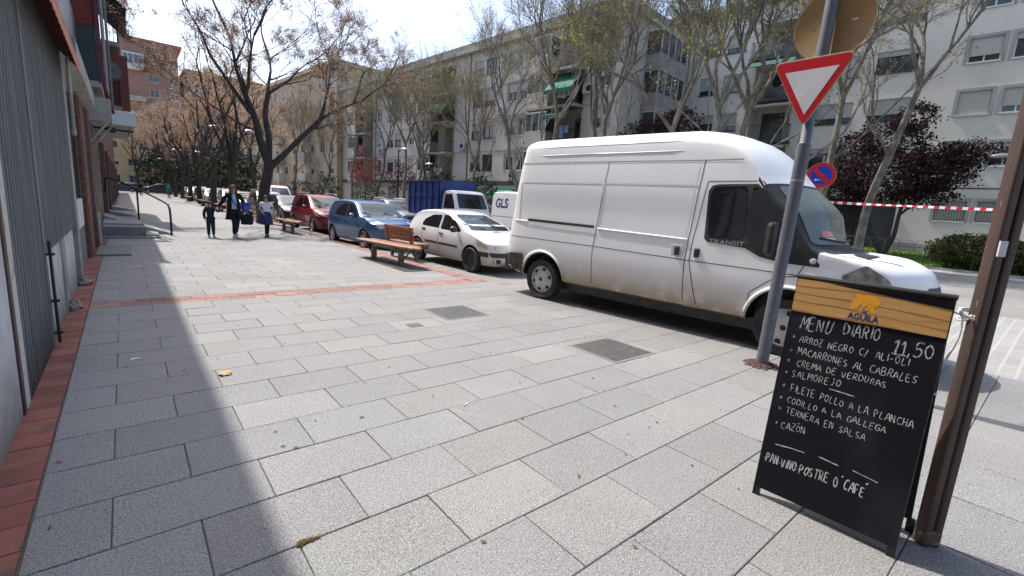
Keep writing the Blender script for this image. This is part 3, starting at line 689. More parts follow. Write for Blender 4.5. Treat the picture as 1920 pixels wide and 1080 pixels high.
b = MB(); patch_into(b, vb, [(.44, 1.425), (.66, 1.425), (.66, 1.49), (.44, 1.49)], 'F', .011, .05); b.build('parking_slip', pm('pink_paper', (.72, .22, .22), .7, col2=(.75, .6, .58), scale=9), van, recalc=False)
b = MB(); patch_into(b, vb, [(.40, 1.385), (.62, 1.385), (.62, 1.415), (.40, 1.415)], 'F', .013, .05); b.build('parking_slip', M['plate'], van, recalc=False)
b = MB()
for x0, x1 in ((.72, .10), (-.05, -.7)):
    h = [vb.ray_cast(Vector((x, 9, z)), Vector((0, -1, 0)))[0] for x, z in ((x0, 1.40), ((x0 + x1) / 2, 1.37), (x1, 1.36))]
    b.tube([q + Vector((0, .02, .012)) for q in h if q], .012, 6)
b.build('wiper', M['blackmetal'], van)
# headlights wrap round the corner
for ax, pl in (('R', [[(4.20, 1.02), (4.34, .86), (4.64, .80), (4.68, .90), (4.60, 1.04), (4.40, 1.165)]]), ('L', [[(4.20, 1.02), (4.34, .86), (4.64, .80), (4.68, .90), (4.60, 1.04), (4.40, 1.165)]])):
    patch('headlight', vb, [rounded(pl[0], .04)], ax, pm('hazy_lamp', (.34, .35, .30), .12, coat=1, col2=(.14, .15, .13), scale=7), van, .006, .05)
patch('grille', vb, [rounded([(-.42, .86), (.42, .86), (.36, .96), (-.36, .96)], .03)], 'F', M['plastic'], van, .006, .06)
patch('bumper', vb, [rounded([(-.86, .30), (.86, .30), (.9, .52), (-.9, .52)], .03)], 'F', M['plastic'], van, .01, .06)
patch('bonnet_vent', vb, [rounded([(.36, 4.30), (.70, 4.24), (.72, 4.40), (.42, 4.47)], .03)], 'T', M['plastic'], van, .012, .03)
lines('bonnet_vent_slat', vb, [[(.4, 4.35 + k * .03), (.69, 4.295 + k * .03)] for k in range(4)], 'T', M['seam'], van, .008, .009)
for q_ in (1, -1): lines('bonnet_seam', vb, [[(.86 * q_, 4.02), (.83 * q_, 4.2), (.70 * q_, 4.45), (.52 * q_, 4.68)]], 'T', M['seam'], van, .012)
SM = [[(1.12, 2.29), (1.03, 1.25), (1.01, .95), (1.02, .38)], [(2.56, 2.29), (2.49, 1.2), (2.48, .95), (2.505, .37)], [(2.64, 2.02), (2.55, 1.25), (2.54, 1.0), (2.70, .36)],
      [(2.64, 2.02), (3.28, 2.03), (3.34, 1.97)], [(2.70, .36), (3.30, .37)], [(3.30, .40), (3.33, .70), (3.6, .93), (3.80, .96), (3.85, 1.09)],
      [(-.86, 1.03), (1.02, 1.02), (2.46, .99), (3.3, .985), (3.85, .975)], [(1.03, .37), (2.5, .365)]]
for ax in 'RL': lines('door_seam', vb, SM, ax, M['seam'], van, .010)
for ax in 'RL': lines('door_seam', vb, [[(2.50, 2.28), (2.43, 1.2), (2.42, .95)], ], ax, P_van, van, .012)
M['vanshade'] = pm('van_press_shade', (.60, .62, .64), .4)  # greyed white: shade of the pressings and handle plate put into the colour
for ax in 'RL': lines('pressed_line_shade', vb, [[(-.6, 1.30), (-.62, 1.94), (-.58, 1.975), (1.05, 1.97)], [(1.09, 1.975), (2.52, 1.965)], [(1.07, 1.31), (1.1, 1.96)]], ax, M['vanshade'], van, .022, .004)
for sg in (1, -1):
    for (a0, z0, a1, z1) in ((-.70, 1.315, -.40, 1.31), (1.06, 1.295, 2.47, 1.262)):
        b = MB(); pts = []
        for k in range(15):
            h = vb.ray_cast(Vector((5 * sg, a0 + (a1 - a0) * k / 14, z0 + (z1 - z0) * k / 14)), Vector((-sg, 0, 0)))
            if h[0]: pts.append(h[0])
        b.tube(pts, .012, 8); b.build('crease', P_van, van, smooth=60)
for ax in 'RL': lines('roof_gutter', vb, [[(-.66, 2.295), (1.1, 2.295), (2.55, 2.285), (3.03, 2.29)]], ax, pm('gutter_grey', (.22, .22, .22), .6), van, .014, .006)
for sg in (1, -1):   # roof pressings
    for z0 in (2.42, 2.55):
        b = MB(); pts = []
        for k in range(13):
            s_ = -.3 + 2.55 * k / 12; h = vb.ray_cast(Vector((5 * sg, s_, z0)), Vector((-sg, 0, 0)))
            if h[0]: pts.append(h[0])
        b.tube(pts, [.002] + [.007] * (len(pts) - 2) + [.002], 6); b.build('roof_rib', P_van, van, smooth=60)
for ax in 'RL': patch('sliding_door_rail', vb, [rounded([(-.38, 1.315), (1.0, 1.295), (1.0, 1.335), (-.38, 1.358)], .01)], ax, M['plastic'], van, .012, .12)
for ax in 'RL': patch('rear_bumper', vb, [rounded([(-.95, .36), (-.42, .38), (-.43, .74), (-.95, .72)], .03)], ax, pm('dirty_bumper', (.03, .03, .03), .7, col2=(.10, .085, .07), scale=9), van, .022, .07)
b = MB(); b.box(-.9, -.97, .40, .9, -.86, .70); b.build('rear_bumper', M['plastic'], van, bev=.03)
for sg in (1, -1):
    for (hs, hz, lx) in ((2.36, 1.10, 1), (2.63, 1.10, 0)):
        h = vb.ray_cast(Vector((5 * sg, hs, hz)), Vector((-sg, 0, 0)))[0]
        b = MB(); b.M = Matrix.Translation(h)
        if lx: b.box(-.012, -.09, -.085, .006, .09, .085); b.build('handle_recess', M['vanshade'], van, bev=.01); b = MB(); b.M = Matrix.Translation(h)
        b.box(-.03, -.035, -.06, .03, .035, .06) ; b.build('door_handle', M['plastic'], van, bev=.015)
    # wheel arch lips
    for s_ in (0, 3.75):
        b = MB(); pts = []
        for k in range(21):
            a = math.pi * (-.04 + 1.08 * k / 20); y, z = s_ + .465 * math.cos(a), .365 + .465 * math.sin(a)
            h = vb.ray_cast(Vector((5 * sg, y, z + .0)), Vector((-sg, 0, 0)))
            if h[0]: pts.append(h[0] + Vector((sg * .004, 0, 0)))
        if len(pts) > 3: b.tube(pts, .022, 6); b.build('arch_lip', P_van, van, smooth=60)
    # mirror
    b = MB(); b.M = Matrix.Translation((sg * 1.13, 3.52, 1.36)); b.box(-.10, -.05, -.19, .10, .06, .20); b.build('mirror', M['plastic'], van, bev=.05)
    b = MB(); b.tube([(sg * .93, 3.66, 1.24), (sg * 1.08, 3.56, 1.24)], .04, 8); b.build('mirror_arm', M['plastic'], van)
    h = vb.ray_cast(Vector((5 * sg, 3.93, 1.155)), Vector((-sg, 0, 0)))[0]
    b = MB(); b.lathe([(.035, 0), (.033, .012 * sg), (.015, .022 * sg)], 16, 'X', c=h); b.build('side_repeater', M['lamp'], van, smooth=50)
    for s_ in (0, 3.75): wheel(van, sg * .86, s_, .345, sg, .22, 'van', flat=(.045 if s_ == 0 else 0))
b = MB(); b.box(-.75, -.3, .2, .75, 4.1, .36); b.build('underbody', M['plastic'], van)
b = MB(); b.tube([(-.8, 0, .34), (.8, 0, .34)], .06, 8); b.tube([(-.8, 3.75, .34), (.8, 3.75, .34)], .05, 8); b.build('axle', M['plastic'], van)
def text_on(bvh, name, txt, ax, cx, cz, hgt, mat, parent, bold=0., flip=False, off=.006, sx=1.):
    me = textmesh(txt, hgt, 0, bold); O, U, V, D = AX[ax]
    xs = [v.co.x for v in me.vertices]; mid = (min(xs) + max(xs)) / 2
    for v in me.vertices:
        a = (v.co.x - mid) * sx; a = -a if flip else a
        h = bvh.ray_cast(O + U * (cx + a) + V * (cz + v.co.y), D)
        if h[0] is not None: v.co = h[0] + (h[1] if h[1].dot(D) < 0 else -h[1]) * off
        else: v.co = O + U * (cx + a) + V * (cz + v.co.y) + D * 4.05
    me.materials.clear(); me.materials.append(mat); o = bpy.data.objects.new(name, me); COL.objects.link(o); o.parent = parent; return o
for ax in ('R', 'L'):
    text_on(vb, 'lettering', 'TRANSIT', ax, 2.98, 1.245, .075, pm('letter_grey', (.3, .3, .31), .5), van, .0, flip=False if ax == 'R' else True, off=.011, sx=1.45)
# ------------------------------------------------------------------ blue tipper with white cab, white delivery van across the road
tr = thing('tipper_truck', (12.5, 21.75, -.075), 'blue steel tipper truck with a white cab, standing across the road', 'truck', FACE, GA)
tb = pm('tipper_blue', (.012, .035, .16), .5, col2=(.02, .05, .2), scale=2)
b = MB(); b.box(-1.05, -.7, .95, 1.05, 2.35, 1.05)
for x in (-1.05, 1.0): b.box(x, -.7, 1.05, x + .05, 2.35, 2.62)
for y in (-.7, 2.3): b.box(-1.05, y, 1.05, 1.05, y + .05, 2.62)
b.build('tipper_body', tb, tr, bev=.01)
b = MB()
for k in range(6):
    for x in (-1.1, 1.055): b.box(x, -.65 + k * .58, 1.05, x + .045, -.58 + k * .58, 2.55)
for x in (-1.1, 1.055): b.box(x, -.7, 2.551, x + .055, 2.35, 2.62); b.box(x - .004, -.7, 1.85, x + .05, 2.35, 1.9)
b.build('rib', tb, tr)
spc = dict(s=(2.42, 4.0), wb=3.2, rw=.36, ra=.42, top=[(2.42, 2.1), (2.5, 2.17), (3.0, 2.2), (3.2, 2.18), (3.3, 2.10), (3.62, 1.55), (3.75, 1.3), (3.95, 1.05), (4.0, .8)], bot=[(2.42, .5), (4.0, .42)],
    w=[(2.42, .93), (2.6, .95), (3.6, .95), (3.9, .88), (4.0, .75)], dz=[(2.42, .1), (3.2, .08), (3.7, .05), (4, .08)], f=[(.4, .95), (.9, 1), (1.3, .99), (2.2, .88)], warp=[(.1, 3.0, 3.6, .5, 1.2)])
co_, cb = make_body('cab', spc, P_w2, tr)
for ax in 'RL': patch('window', cb, [rounded([(2.62, 1.35), (2.65, 2.0), (3.2, 2.02), (3.5, 1.6), (3.58, 1.35)], .05)], ax, M['glassdark'], tr, .005, .1)
patch('windscreen', cb, [rounded([(-.8, 1.38), (.8, 1.38), (.74, 2.04), (-.74, 2.04)], .07)], 'F', M['glassdark'], tr, .005, .1)
for q in ([(.5, .75), (.8, .75), (.8, .95), (.55, .95)],): patch('headlight', cb, [q], 'F', M['lamp'], tr, .006); patch('headlight', cb, [fx(q)], 'F', M['lamp'], tr, .006)
b = MB(); b.box(-.4, -.6, .55, .4, 3, .93); b.build('chassis', M['plastic'], tr)
for s_ in (.2, 3.2):
    for sg in (1, -1): wheel(tr, sg * .82, s_, .36, sg, .22, 'steel')
dv = thing('delivery_van', (12.45, 19.6, -.075), 'white parcel delivery van with blue GLS lettering, mostly behind the big white van', 'van', FACE, GA)
spd = dict(s=(-.95, 4.5), wb=3.4, rw=.34, ra=.41, top=[(-.95, 2.1), (-.8, 2.18), (0, 2.2), (2.4, 2.18), (2.7, 2.1), (3.1, 1.75), (3.6, 1.3), (3.75, 1.2), (4.2, 1.05), (4.45, .8), (4.5, .6)], bot=[(-.95, .4), (3, .32), (4.5, .34)],
    w=[(-.95, .93), (0, .98), (3.4, .98), (4.1, .9), (4.4, .7), (4.5, .5)], dz=[(-.95, .12), (2.4, .16), (3.1, .06), (4.0, .08), (4.5, .1)], f=[(.3, .94), (.8, 1), (1.2, .98), (2.2, .9)], warp=[(.25, 2.4, 3.4, .8, 1.4), (.15, 3.5, 4.3, .3, .8)])
do_, db = make_body('body', spd, P_w2, dv)
for ax in 'RL': patch('window', db, [rounded([(2.4, 1.25), (2.42, 1.85), (2.8, 1.85), (3.4, 1.3)], .05)], ax, M['glassdark'], dv, .005, .1)
patch('windscreen', db, [rounded([(-.8, 1.3), (.8, 1.3), (.72, 1.95), (-.72, 1.95)], .07)], 'F', M['glassdark'], dv, .005, .1)
lt = pm('logo_blue', (.01, .02, .16), .5)
dv.location = (12.45, 14.4, -.075)
for ax in 'RL':
    text_on(db, 'lettering', 'GLS', ax, -.28, 1.55, .50, lt, dv, .012, flip=(ax == 'L'), off=.006)
    lines('door_seam', db, [[(1.0, .4), (1.0, 2.05)], [(2.3, .4), (2.3, 2.0)], [(-.9, 1.2), (2.3, 1.2)]], ax, M['seam'], dv, .015)
for q in ([(.55, .75), (.85, .8), (.8, .95), (.55, .9)],): patch('headlight', db, [q], 'F', M['lamp'], dv, .006); patch('headlight', db, [fx(q)], 'F', M['lamp'], dv, .006)
for s_ in (0, 3.4):
    for sg in (1, -1): wheel(dv, sg * .86, s_, .34, sg, .22, 'van')
wv = copy_tree(dv); wv.location = (11.8, 53.5, -.075); wv['label'] = 'white van roof showing far behind the parked red car'; wv['group'] = GA
for ch in [c for c in COL.objects if c.parent == wv and c.name.startswith('lettering')]: bpy.data.objects.remove(ch)
# ------------------------------------------------------------------ left-hand building
M['corr'] = pm('corrugated_steel', (.25, .245, .235), .6, metal=.1, col2=(.11, .107, .103), scale=2.4, lo=.3, hi=.72, stretch=(1, 5, .3), bump=.05, dirt=((.10, .085, .07), 0, .5))
M['whitepaint'] = pm('flaking_white_paint', (.62, .62, .61), .8, col2=(.46, .45, .43), scale=3, dirt=((.22, .19, .16), 0, .55), bump=.1)
M['rustedge'] = pm('rusty_white', (.56, .54, .50), .75, col2=(.30, .17, .08), scale=7, lo=.55, hi=.7)
M['brownsteel'] = pm('brown_steel', (.06, .035, .03), .6, col2=(.11, .06, .045), scale=9)
M['brick'] = brickmat('wall_brick', (.20, .075, .045), (.15, .055, .035), (.20, .17, .15), 1, .25, .07, .008, axis=(R_(90), 0, R_(90)))
M['brickF'] = brickmat('tower_brick', (.36, .18, .13), (.29, .14, .10), (.36, .30, .26), 1, .25, .07, .008, axis=(R_(90), 0, 0))
M['canopy'] = pm('canopy_concrete', (.40, .385, .35), .85, col2=(.28, .27, .24), scale=2.5)
M['tile'] = pm('pink_brown_tile', (.17, .095, .075), .6, col2=(.11, .065, .055), scale=4)
M['awnred'] = pm('awning_red', (.20, .04, .034), .85, col2=(.14, .028, .024), scale=5)
M['terracotta'] = pm('awning_valance', (.66, .29, .19), .85, col2=(.58, .24, .155), scale=4)
M['teal'] = pm('dark_teal', (.010, .018, .020), .35, col2=(.02, .03, .03), scale=4)
M['purple'] = pm('maroon_post', (.10, .025, .045), .55)
M['awngreen'] = pm('awning_green', (.012, .075, .062), .85, col2=(.02, .10, .085), scale=3)
LB = thing('shop_building', (-.58, 0, 0), 'left brick building with closed grey steel shutters and shop canopies', 'building')
def lbox(name, x0, y0, z0, x1, y1, z1, mat, bev=0, parent=None):
    b = MB(); b.box(x0, y0, z0, x1, y1, z1); return b.build(name, mat, parent or LB, bev=bev)
lbox('wall', -9, -8, 0, -.2, 92, 10.3, M['brick'])
lbox('wall_shade_panel', -.197, 4.2, 3.32, -.03, 15.9, 5.1, M['teal'])  # dark sheet: the shade on the upper wall put into its colour
# pier and jambs
lbox('pier', -.19, .6, 0, -.018, 4.155, 3.3, M['whitepaint'], .006); lbox('jamb', -.19, 4.16, 0, -.008, 4.235, 3.3, M['brownsteel'])
lbox('jamb', -.19, 4.24, 0, -.012, 4.42, 3.3, M['rustedge'])
def corr(y0, y1, z0, z1, x, amp, pitch, name='shutter'):
    b = MB(); n = int((y1 - y0) / pitch * 8); P = []
    for i in range(n + 1):
        y = y0 + (y1 - y0) * i / n; ph = (i % 8) / 8
        xx = x + amp * (0 if ph < .12 else (ph - .12) / .13 if ph < .25 else 1 if ph < .62 else 1 - (ph - .62) / .13 if ph < .75 else 0); P.append((xx, y))
    k = b.put([(p[0], p[1], z0) for p in P] + [(p[0], p[1], z1) for p in P]); m = len(P)
    for i in range(m - 1): b.face((k + i, k + i + 1, k + m + i + 1, k + m + i))
    return b.build(name, M['corr'], LB, recalc=False)
corr(4.42, 5.80, .03, 3.25, -.07, .06, .115); corr(5.93, 9.60, .86, 3.3, -.05, .05, .09)
lbox('shutter_track', -.19, 5.80, 0, .0, 5.92, 3.3, M['darkconc'])
lbox('shutter_bottom_rail', -.19, 4.42, 0, -.012, 5.80, .05, M['blackmetal'])
b = MB(); b.tube([(.03, 5.86, .03), (.028, 5.86, .98)], .012, 8)
for z in (.12, .42, .85): b.box(-.02, 5.835, z, .06, 5.885, z + .02)
b.build('conduit', M['blackmetal'], LB)
lbox('plinth', -.19, 5.93, 0, -.028, 7.38, .85, M['whitepaint']); lbox('pilaster', -.19, 7.38, 0, -.01, 7.72, .93, M['concrete']); lbox('plinth', -.19, 7.72, 0, -.028, 9.15, .85, M['whitepaint'])
lbox('pilaster', -.19, 9.6, 0, -.0, 10.0, 3.2, M['concrete'])
for y in (7.5, 9.3): 
    b = MB(); rr = random.Random(int(y * 10)); 
    for _ in range(7): b.tube([(rr.uniform(-.02, .1), y + rr.uniform(-.12, .12), 0), (rr.uniform(0, .06), y + rr.uniform(-.1, .1), rr.uniform(.05, .12))], [.06, .03], 6)
    b.build('crumbled_mortar', pm('mortar_lump', (.22, .17, .14), .95, col2=(.34, .30, .26), scale=18), LB)
lbox('window_panel', -.19, 10.05, .69, -.05, 12.25, 1.18, M['white']); lbox('window_sill_wall', -.19, 10.02, 0, -.06, 12.4, .68, M['darkconc'])
f = lbox('window', -.19, 10.05, 1.19, -.12, 12.25, 2.95, M['glassdark'])
for y in (10.05, 11.1, 12.18): lbox('frame', -.118, y, 1.19, -.06, y + .07, 2.95, M['brownsteel'], 0, f)
lbox('brick_pier', -.19, 12.5, 0, .02, 13.6, 3.1, M['brick']); lbox('brick_pier', -.19, 14.6, 0, .05, 15.3, 3.1, M['tile'])
d = lbox('door', -.19, 13.62, .02, -.12, 14.58, 2.5, M['brownsteel']); lbox('glass_panel', -.118, 13.75, 1.0, -.105, 14.45, 2.3, M['glassdark'], 0, d)
lbox('guard_post', .02, 15.35, 0, .08, 15.6, .75, M['rustedge'])
lbox('shop_front', -.19, 16.1, 0, .03, 20.5, 3.0, M['tile'])
for y in (20.6, 27, 34, 43, 52, 61, 72):
    f = lbox('shop_window', -.19, y + .4, .7, -.1, y + 4.4, 2.8, M['glassdark'])
    lbox('frame', -.098, y + 2.3, .7, -.04, y + 2.4, 2.8, M['canopy'], 0, f); lbox('pilaster', -.19, y + 4.6, 0, .06, y + 5.4, 3.0, M['tile'])
# awning almost closed along the wall
A = thing('shop_awning', (-.58, 0, 0), 'faded terracotta awning with scalloped edge over the grey shutters', 'awning')
b = MB(); b.poly([(-.02, 4.3, 3.34), (.19, 4.3, 3.12), (.19, 9.5, 3.12), (-.02, 9.5, 3.34)]); b.poly([(-.02, 4.3, 3.32), (-.02, 9.5, 3.32), (.188, 9.5, 3.10), (.188, 4.3, 3.10)])
b.build('fabric', M['awnred'], A, recalc=False)
b = MB(); n = 22; yy = [4.3 + 5.2 * i / (n * 6) for i in range(n * 6 + 1)]
for xo in (.195, .203):
    k = b.put([(xo, y, 3.14) for y in yy] + [(xo, y, 3.035 - .035 * abs(math.sin(math.pi * i / 6))) for i, y in enumerate(yy)]); m = len(yy)
    for i in range(m - 1): b.face((k + i, k + i + 1, k + m + i + 1, k + m + i))
b.build('valance', M['terracotta'], A, recalc=False)
b = MB(); b.tube([(.19, 4.3, 3.14), (.19, 9.5, 3.14)], .022, 8); b.build('front_bar', M['terracotta'], A)
b = MB(); b.tube([(.12, 8.7, 3.1), (.115, 8.7, 2.17)], .022, 8); b.lathe([(.0, 2.1), (.03, 2.12), (.03, 2.18)], 10, 'Z', c=(.115, 8.7, 0)); b.build('crank_rod', M['canopy'], A)
# canopies and sign boxes
c = thing('concrete_canopy', (-.58, 0, 0), 'beige concrete canopy slab just past the terracotta awning', 'canopy')
b = MB(); b.prism([(-.2, 3.12), (.17, 3.22), (.17, 3.55), (-.2, 3.62)], 9.7, 15.4, 'XZ'); b.build('slab', M['canopy'], c)
def strut(parent, y, x1, z0, z1):
    b = MB(); b.tube([(.02, y, z0), (x1, y + .1, z1)], .02, 6); b.build('strut', M['canopy'], parent)
c2 = thing('shop_canopy', (-.58, 0, 0), 'white canopy box with slanting struts before the plain white sign board', 'canopy')
b = MB(); b.box(-.2, 15.9, 3.0, .46, 17.4, 3.55); b.build('box', M['canopy'], c2, bev=.01); strut(c2, 15.6, .40, 2.45, 3.0); strut(c2, 16.8, .46, 2.4, 3.0)
sg_ = thing('sign_board', (-.58, 17.9, 0), 'plain white projecting sign board above the pavement on the left', 'sign')
b = MB(); b.box(-.2, 0, 3.13, .97, .16, 3.52); b.build('panel', pm('sign_white', (.60, .63, .66), .5), sg_, bev=.01)
b = MB(); b.tube([(-.2, .1, 3.0), (.9, .1, 2.98)], .03, 6); b.box(.3, 0, 2.9, .5, .2, 3.05); b.build('bracket', M['blackmetal'], sg_)
# projecting balconies and blinds of the upper floors
bal = thing('enclosed_balcony', (-.58, 16.0, 0), 'dark glazed balcony with maroon corner post on the left building', 'balcony')
for nm, a, m_ in (('glazing', (-.2, 0, 3.95, .28, 5.8, 5.2), M['teal']), ('upper_panel', (-.2, .01, 5.21, .29, 5.79, 7.2), M['awnred']), ('corner_post', (.283, -.03, 3.9, .37, .06, 7.2), M['purple']), ('floor_slab', (-.2, -.02, 3.8, .32, 5.8, 3.94), M['canopy'])):
    b = MB(); b.box(*a); b.build(nm, m_, bal)
b = MB(); b.tube([(.36, .02, 3.9), (.5, .3, 3.25)], .035, 6); b.build('bracket', M['awnred'], bal)
b = MB(); b.tube(bez([(-.3, -.9, 6.0), (.0, -.7, 5.83), (.25, -.5, 5.8), (.36, -.3, 5.95), (.42, 0, 6.4)], 6), .018, 6); b.build('cable', M['canopy'], bal)
def balcony(y, z, x1, label, awn=True, L=5):
    t = thing('balcony', (-.58, y, z), label, 'balcony')
    b = MB(); b.box(-.2, 0, 0, x1, L, .16); b.build('floor_slab', M['canopy'], t)
    b = MB(); n = 9
    for k in range(n): x = -.15 + (x1 + .1) * k / (n - 1); b.tube([(x, .03, .16), (x, .03, 1.1)], .012, 5)
    for k in range(34): yq = .05 + (L - .1) * k / 33; b.tube([(x1 - .03, yq, .16), (x1 - .03, yq, 1.1)], .012, 5)
    b.tube([(-.15, .03, 1.1), (x1 - .03, .03, 1.1), (x1 - .03, L - .05, 1.1)], .02, 6); b.build('railing', M['blackmetal'], t)
    if awn:
        b = MB(); b.prism([(-.15, 2.5), (-.15, 2.55), (x1 + .28, 1.45), (x1 + .26, 1.2), (x1 + .24, 1.43)], .1, L - .1, 'XZ'); b.build('awning', M['awngreen'], t)
    return t
balcony(23.2, 4.1, .72, 'left building balcony with dark railing above the white sign board', False)
balcony(24.5, 6.6, .80, 'left building balcony under a dark green blind, one floor up')
bb = thing('brick_bay', (-.58, 24.0, 0), 'red brick bay projecting past the balconies on the left building', 'bay')
b = MB(); b.box(-.2, 0, 3.9, .98, 9, 6.2); b.build('wall', brickmat('bay_brick', (.20, .06, .04), (.16, .05, .035), (.12, .08, .07), 1, .25, .07, .008, axis=(R_(90), 0, 0)), bb); b = MB(); b.box(-.2, .3, 3.75, .9, 9, 3.89); b.build('soffit', M['canopy'], bb)
p = thing('service_pipe', (-.58, 21.6, 0), 'grey service pipes running up the left building beside the balcony', 'pipe')
b = MB(); b.tube([(.36, 0, 3.7), (.36, 0, 9.3)], .05, 8); b.build('pipe', M['canopy'], p); b = MB(); b.tube([(.46, .5, 3.7), (.46, .5, 9.3)], .04, 8); b.build('pipe', M['darkconc'], p)
dish = thing('satellite_dish', (-.12, 23.3, 5.45), 'dark satellite dish on the railing of the left building', 'satellite dish')
b = MB(); b.lathe([(.0, .08), (.2, .05), (.33, -.02), (.34, -.03), (.2, .03), (0, .06)], 20, 'Y'); b.build('reflector', M['darkconc'], dish, smooth=50); b = MB(); b.tube([(0, 0, -.02), (.1, -.3, .0)], .012, 5); b.tube([(0, .05, 0), (-.2, .2, -.15)], .02, 5); b.build('arm', M['blackmetal'], dish)
# entrance steps, ramp and handrail
st = thing('entrance_steps', (-.58, 16.9, 0), 'grey concrete entrance steps and ramp beside the left building', 'steps')
for i, a in enumerate(((.04, .0, 0, 1.0, .9, .3), (.04, .901, 0, .95, 2.6, .34), (.04, -.18, 0, 1.32, -.002, .05), (1.0, .0, 0, 1.3, 1.1, .1))):
    b = MB(); b.box(*a); b.build('step', M['darkconc'] if i == 0 else M['concrete'], st, bev=.012)
b = MB()
b.prism([(1.0, 0), (1.0, .25), (1.75, .0)], 1.2, 2.8, 'XZ'); b.prism([(.04, 0), (.04, .46), (1.0, .14), (1.0, 0)], 2.62, 4.2, 'XZ'); b.build('ramp', M['concrete'], st)
lbox('door_slab', .06, 12.7, 0, .62, 14.5, .04, M['darkconc'])
hr = thing('handrail', (0, 0, 0), 'black tubular handrail slanting down beside the entrance steps', 'handrail')
b = MB(); b.tube(bez([(-.56, 24.0, 1.1), (-.5, 23.8, 1.62), (-.3, 23.3, 1.60), (.35, 21.2, 1.33), (.93, 18.3, 1.0), (1.03, 17.85, .88), (1.05, 17.7, .6), (1.05, 17.7, 0)], 6), .03, 8); b.build('rail', M['blackmetal'], hr, smooth=50)
b = MB(); b.tube([(.35, 21.2, 0), (.35, 21.2, 1.33)], .028, 8); b.build('post', M['blackmetal'], hr)
for y in (27.5, 33.0):
    b = MB(); b.prism([(.02, 0), (.02, .22), (.95, .03), (.95, 0)], y, y + 1.5, 'XZ'); o = b.build('doorway_ramp', M['concrete'], None, loc=(-.58, 0, 0))
    tag(o, 'low concrete doorway ramp on the left, %s' % ('just beyond the handrail' if y < 30 else 'the farther of two'), 'ramp')
# ------------------------------------------------------------------ benches
M['slat'] = pm('bench_wood', (.27, .105, .045), .55, col2=(.17, .065, .03), scale=3, stretch=(1, .18, 1), lo=.35, hi=.7, bump=.05)
M['slatw'] = pm('bench_wood_worn', (.33, .18, .10), .65, col2=(.23, .12, .07), scale=3, stretch=(1, .2, 1), lo=.35, hi=.7)
M['bsteel'] = pm('bench_steel', (.13, .13, .125), .5, metal=.5, col2=(.20, .19, .18), scale=10)
def bench(x, y, label, L=2.75, grate=True, rz=0):
    t = thing('bench', (x, y, 0), label, 'bench', rz, 'long wooden benches along the pavement')
    b = MB(); n = 5; wd = .52
    for k in range(n):
        x0 = -wd / 2 + wd * k / n; h = .425 + .012 * (1 if k in (0, n - 1) else 0); e = .14 * (abs(k - 2) / 2)
        b.box(x0 + .004, -L / 2 + 2 * e, h, x0 + wd / n - .004, L / 2 - 2 * e, h + .042)
    b.build('seat', M['slatw'], t, bev=.006)
    for yy in (-.62, .62):
        b = MB(); b.box(-.06, yy - .045, 0, .06, yy + .045, .33); b.build('leg', M['bsteel'], t, bev=.006)
    b = MB(); b.box(-.05, -.62, .33, .05, .62, .424)
    for yy in (-.95, -.62, .62, .95): b.box(-.22, yy - .03, .385, .22, yy + .03, .4245)
    b.build('seat_frame', M['bsteel'], t)
    b = MB()
    for s in (-1, 1): b.tube([(0, s * .66, .10), (0, s * 1.05, .395)], .018, 6)
    b.build('brace', M['bsteel'], t)
    return t
be = bench(4.93, 10.75, 'near long wooden bench without a back, over an iron floor grate', rz=R_(7))
g = thing('floor_grate', (4.92, 10.4, 0), 'slotted iron grate set in the paving under the near bench', 'grate')
b = MB(); b.box(-.34, -1.32, -.02, .34, 1.34, .001); b.build('frame', M['seam'], g)
b = MB()
for k in range(30): y = -1.28 + 2.58 * k / 29; b.box(-.32, y - .017, 0, .32, y + .017, .006)
for x in (-.335, -.11, .11, .32): b.box(x, -1.31, 0, x + .022, 1.33, .0075)
b.build('bars', M['iron'], g)
for y, lb in ((19.75, 'long wooden bench beside the girl, in front of the red car'), (28.4, 'dark bench behind the woman with the bags'), (36.5, 'low dark bench left of the boy, by the third tree'), (45.5, 'small far bench beside a slim trunk'), (57, 'farthest bench along the tree row')):
    q = copy_tree(be); q.location = (4.9, y, 0); q.rotation_euler = (0, 0, 0); q['label'] = lb
# seat with an upright slatted back, turned towards the cars
t = thing('backed_seat', (5.52, 11.3, 0), 'single wooden seat with an orange slatted back, facing the parked cars', 'seat', R_(4))
b = MB()
for k in range(4):
    z = .50 + k * .092; b.box(-.03 - .012 * k, -.72, z, .012 - .012 * k, .72, z + .082)
b.build('backrest', pm('orange_wood', (.40, .13, .035), .5, col2=(.28, .085, .03), scale=3, stretch=(1, .2, 1), bump=.05), t, bev=.007)
b = MB()
for k in range(3): b.box(.06 + k * .15, -.72, .40, .195 + k * .15, .72, .44)
b.build('seat', M['slat'], t, bev=.006)
for y in (-.6, .6):
    b = MB(); b.prism([(-.02, .3), (-.075, .86), (-.035, .87), (.06, .38), (.50, .37), (.50, .31)], y - .03, y + .03, 'XZ'); b.build('side_frame', M['bsteel'], t)
    b = MB(); b.box(.1, y - .03, 0, .17, y + .03, .31); b.build('leg', M['bsteel'], t)
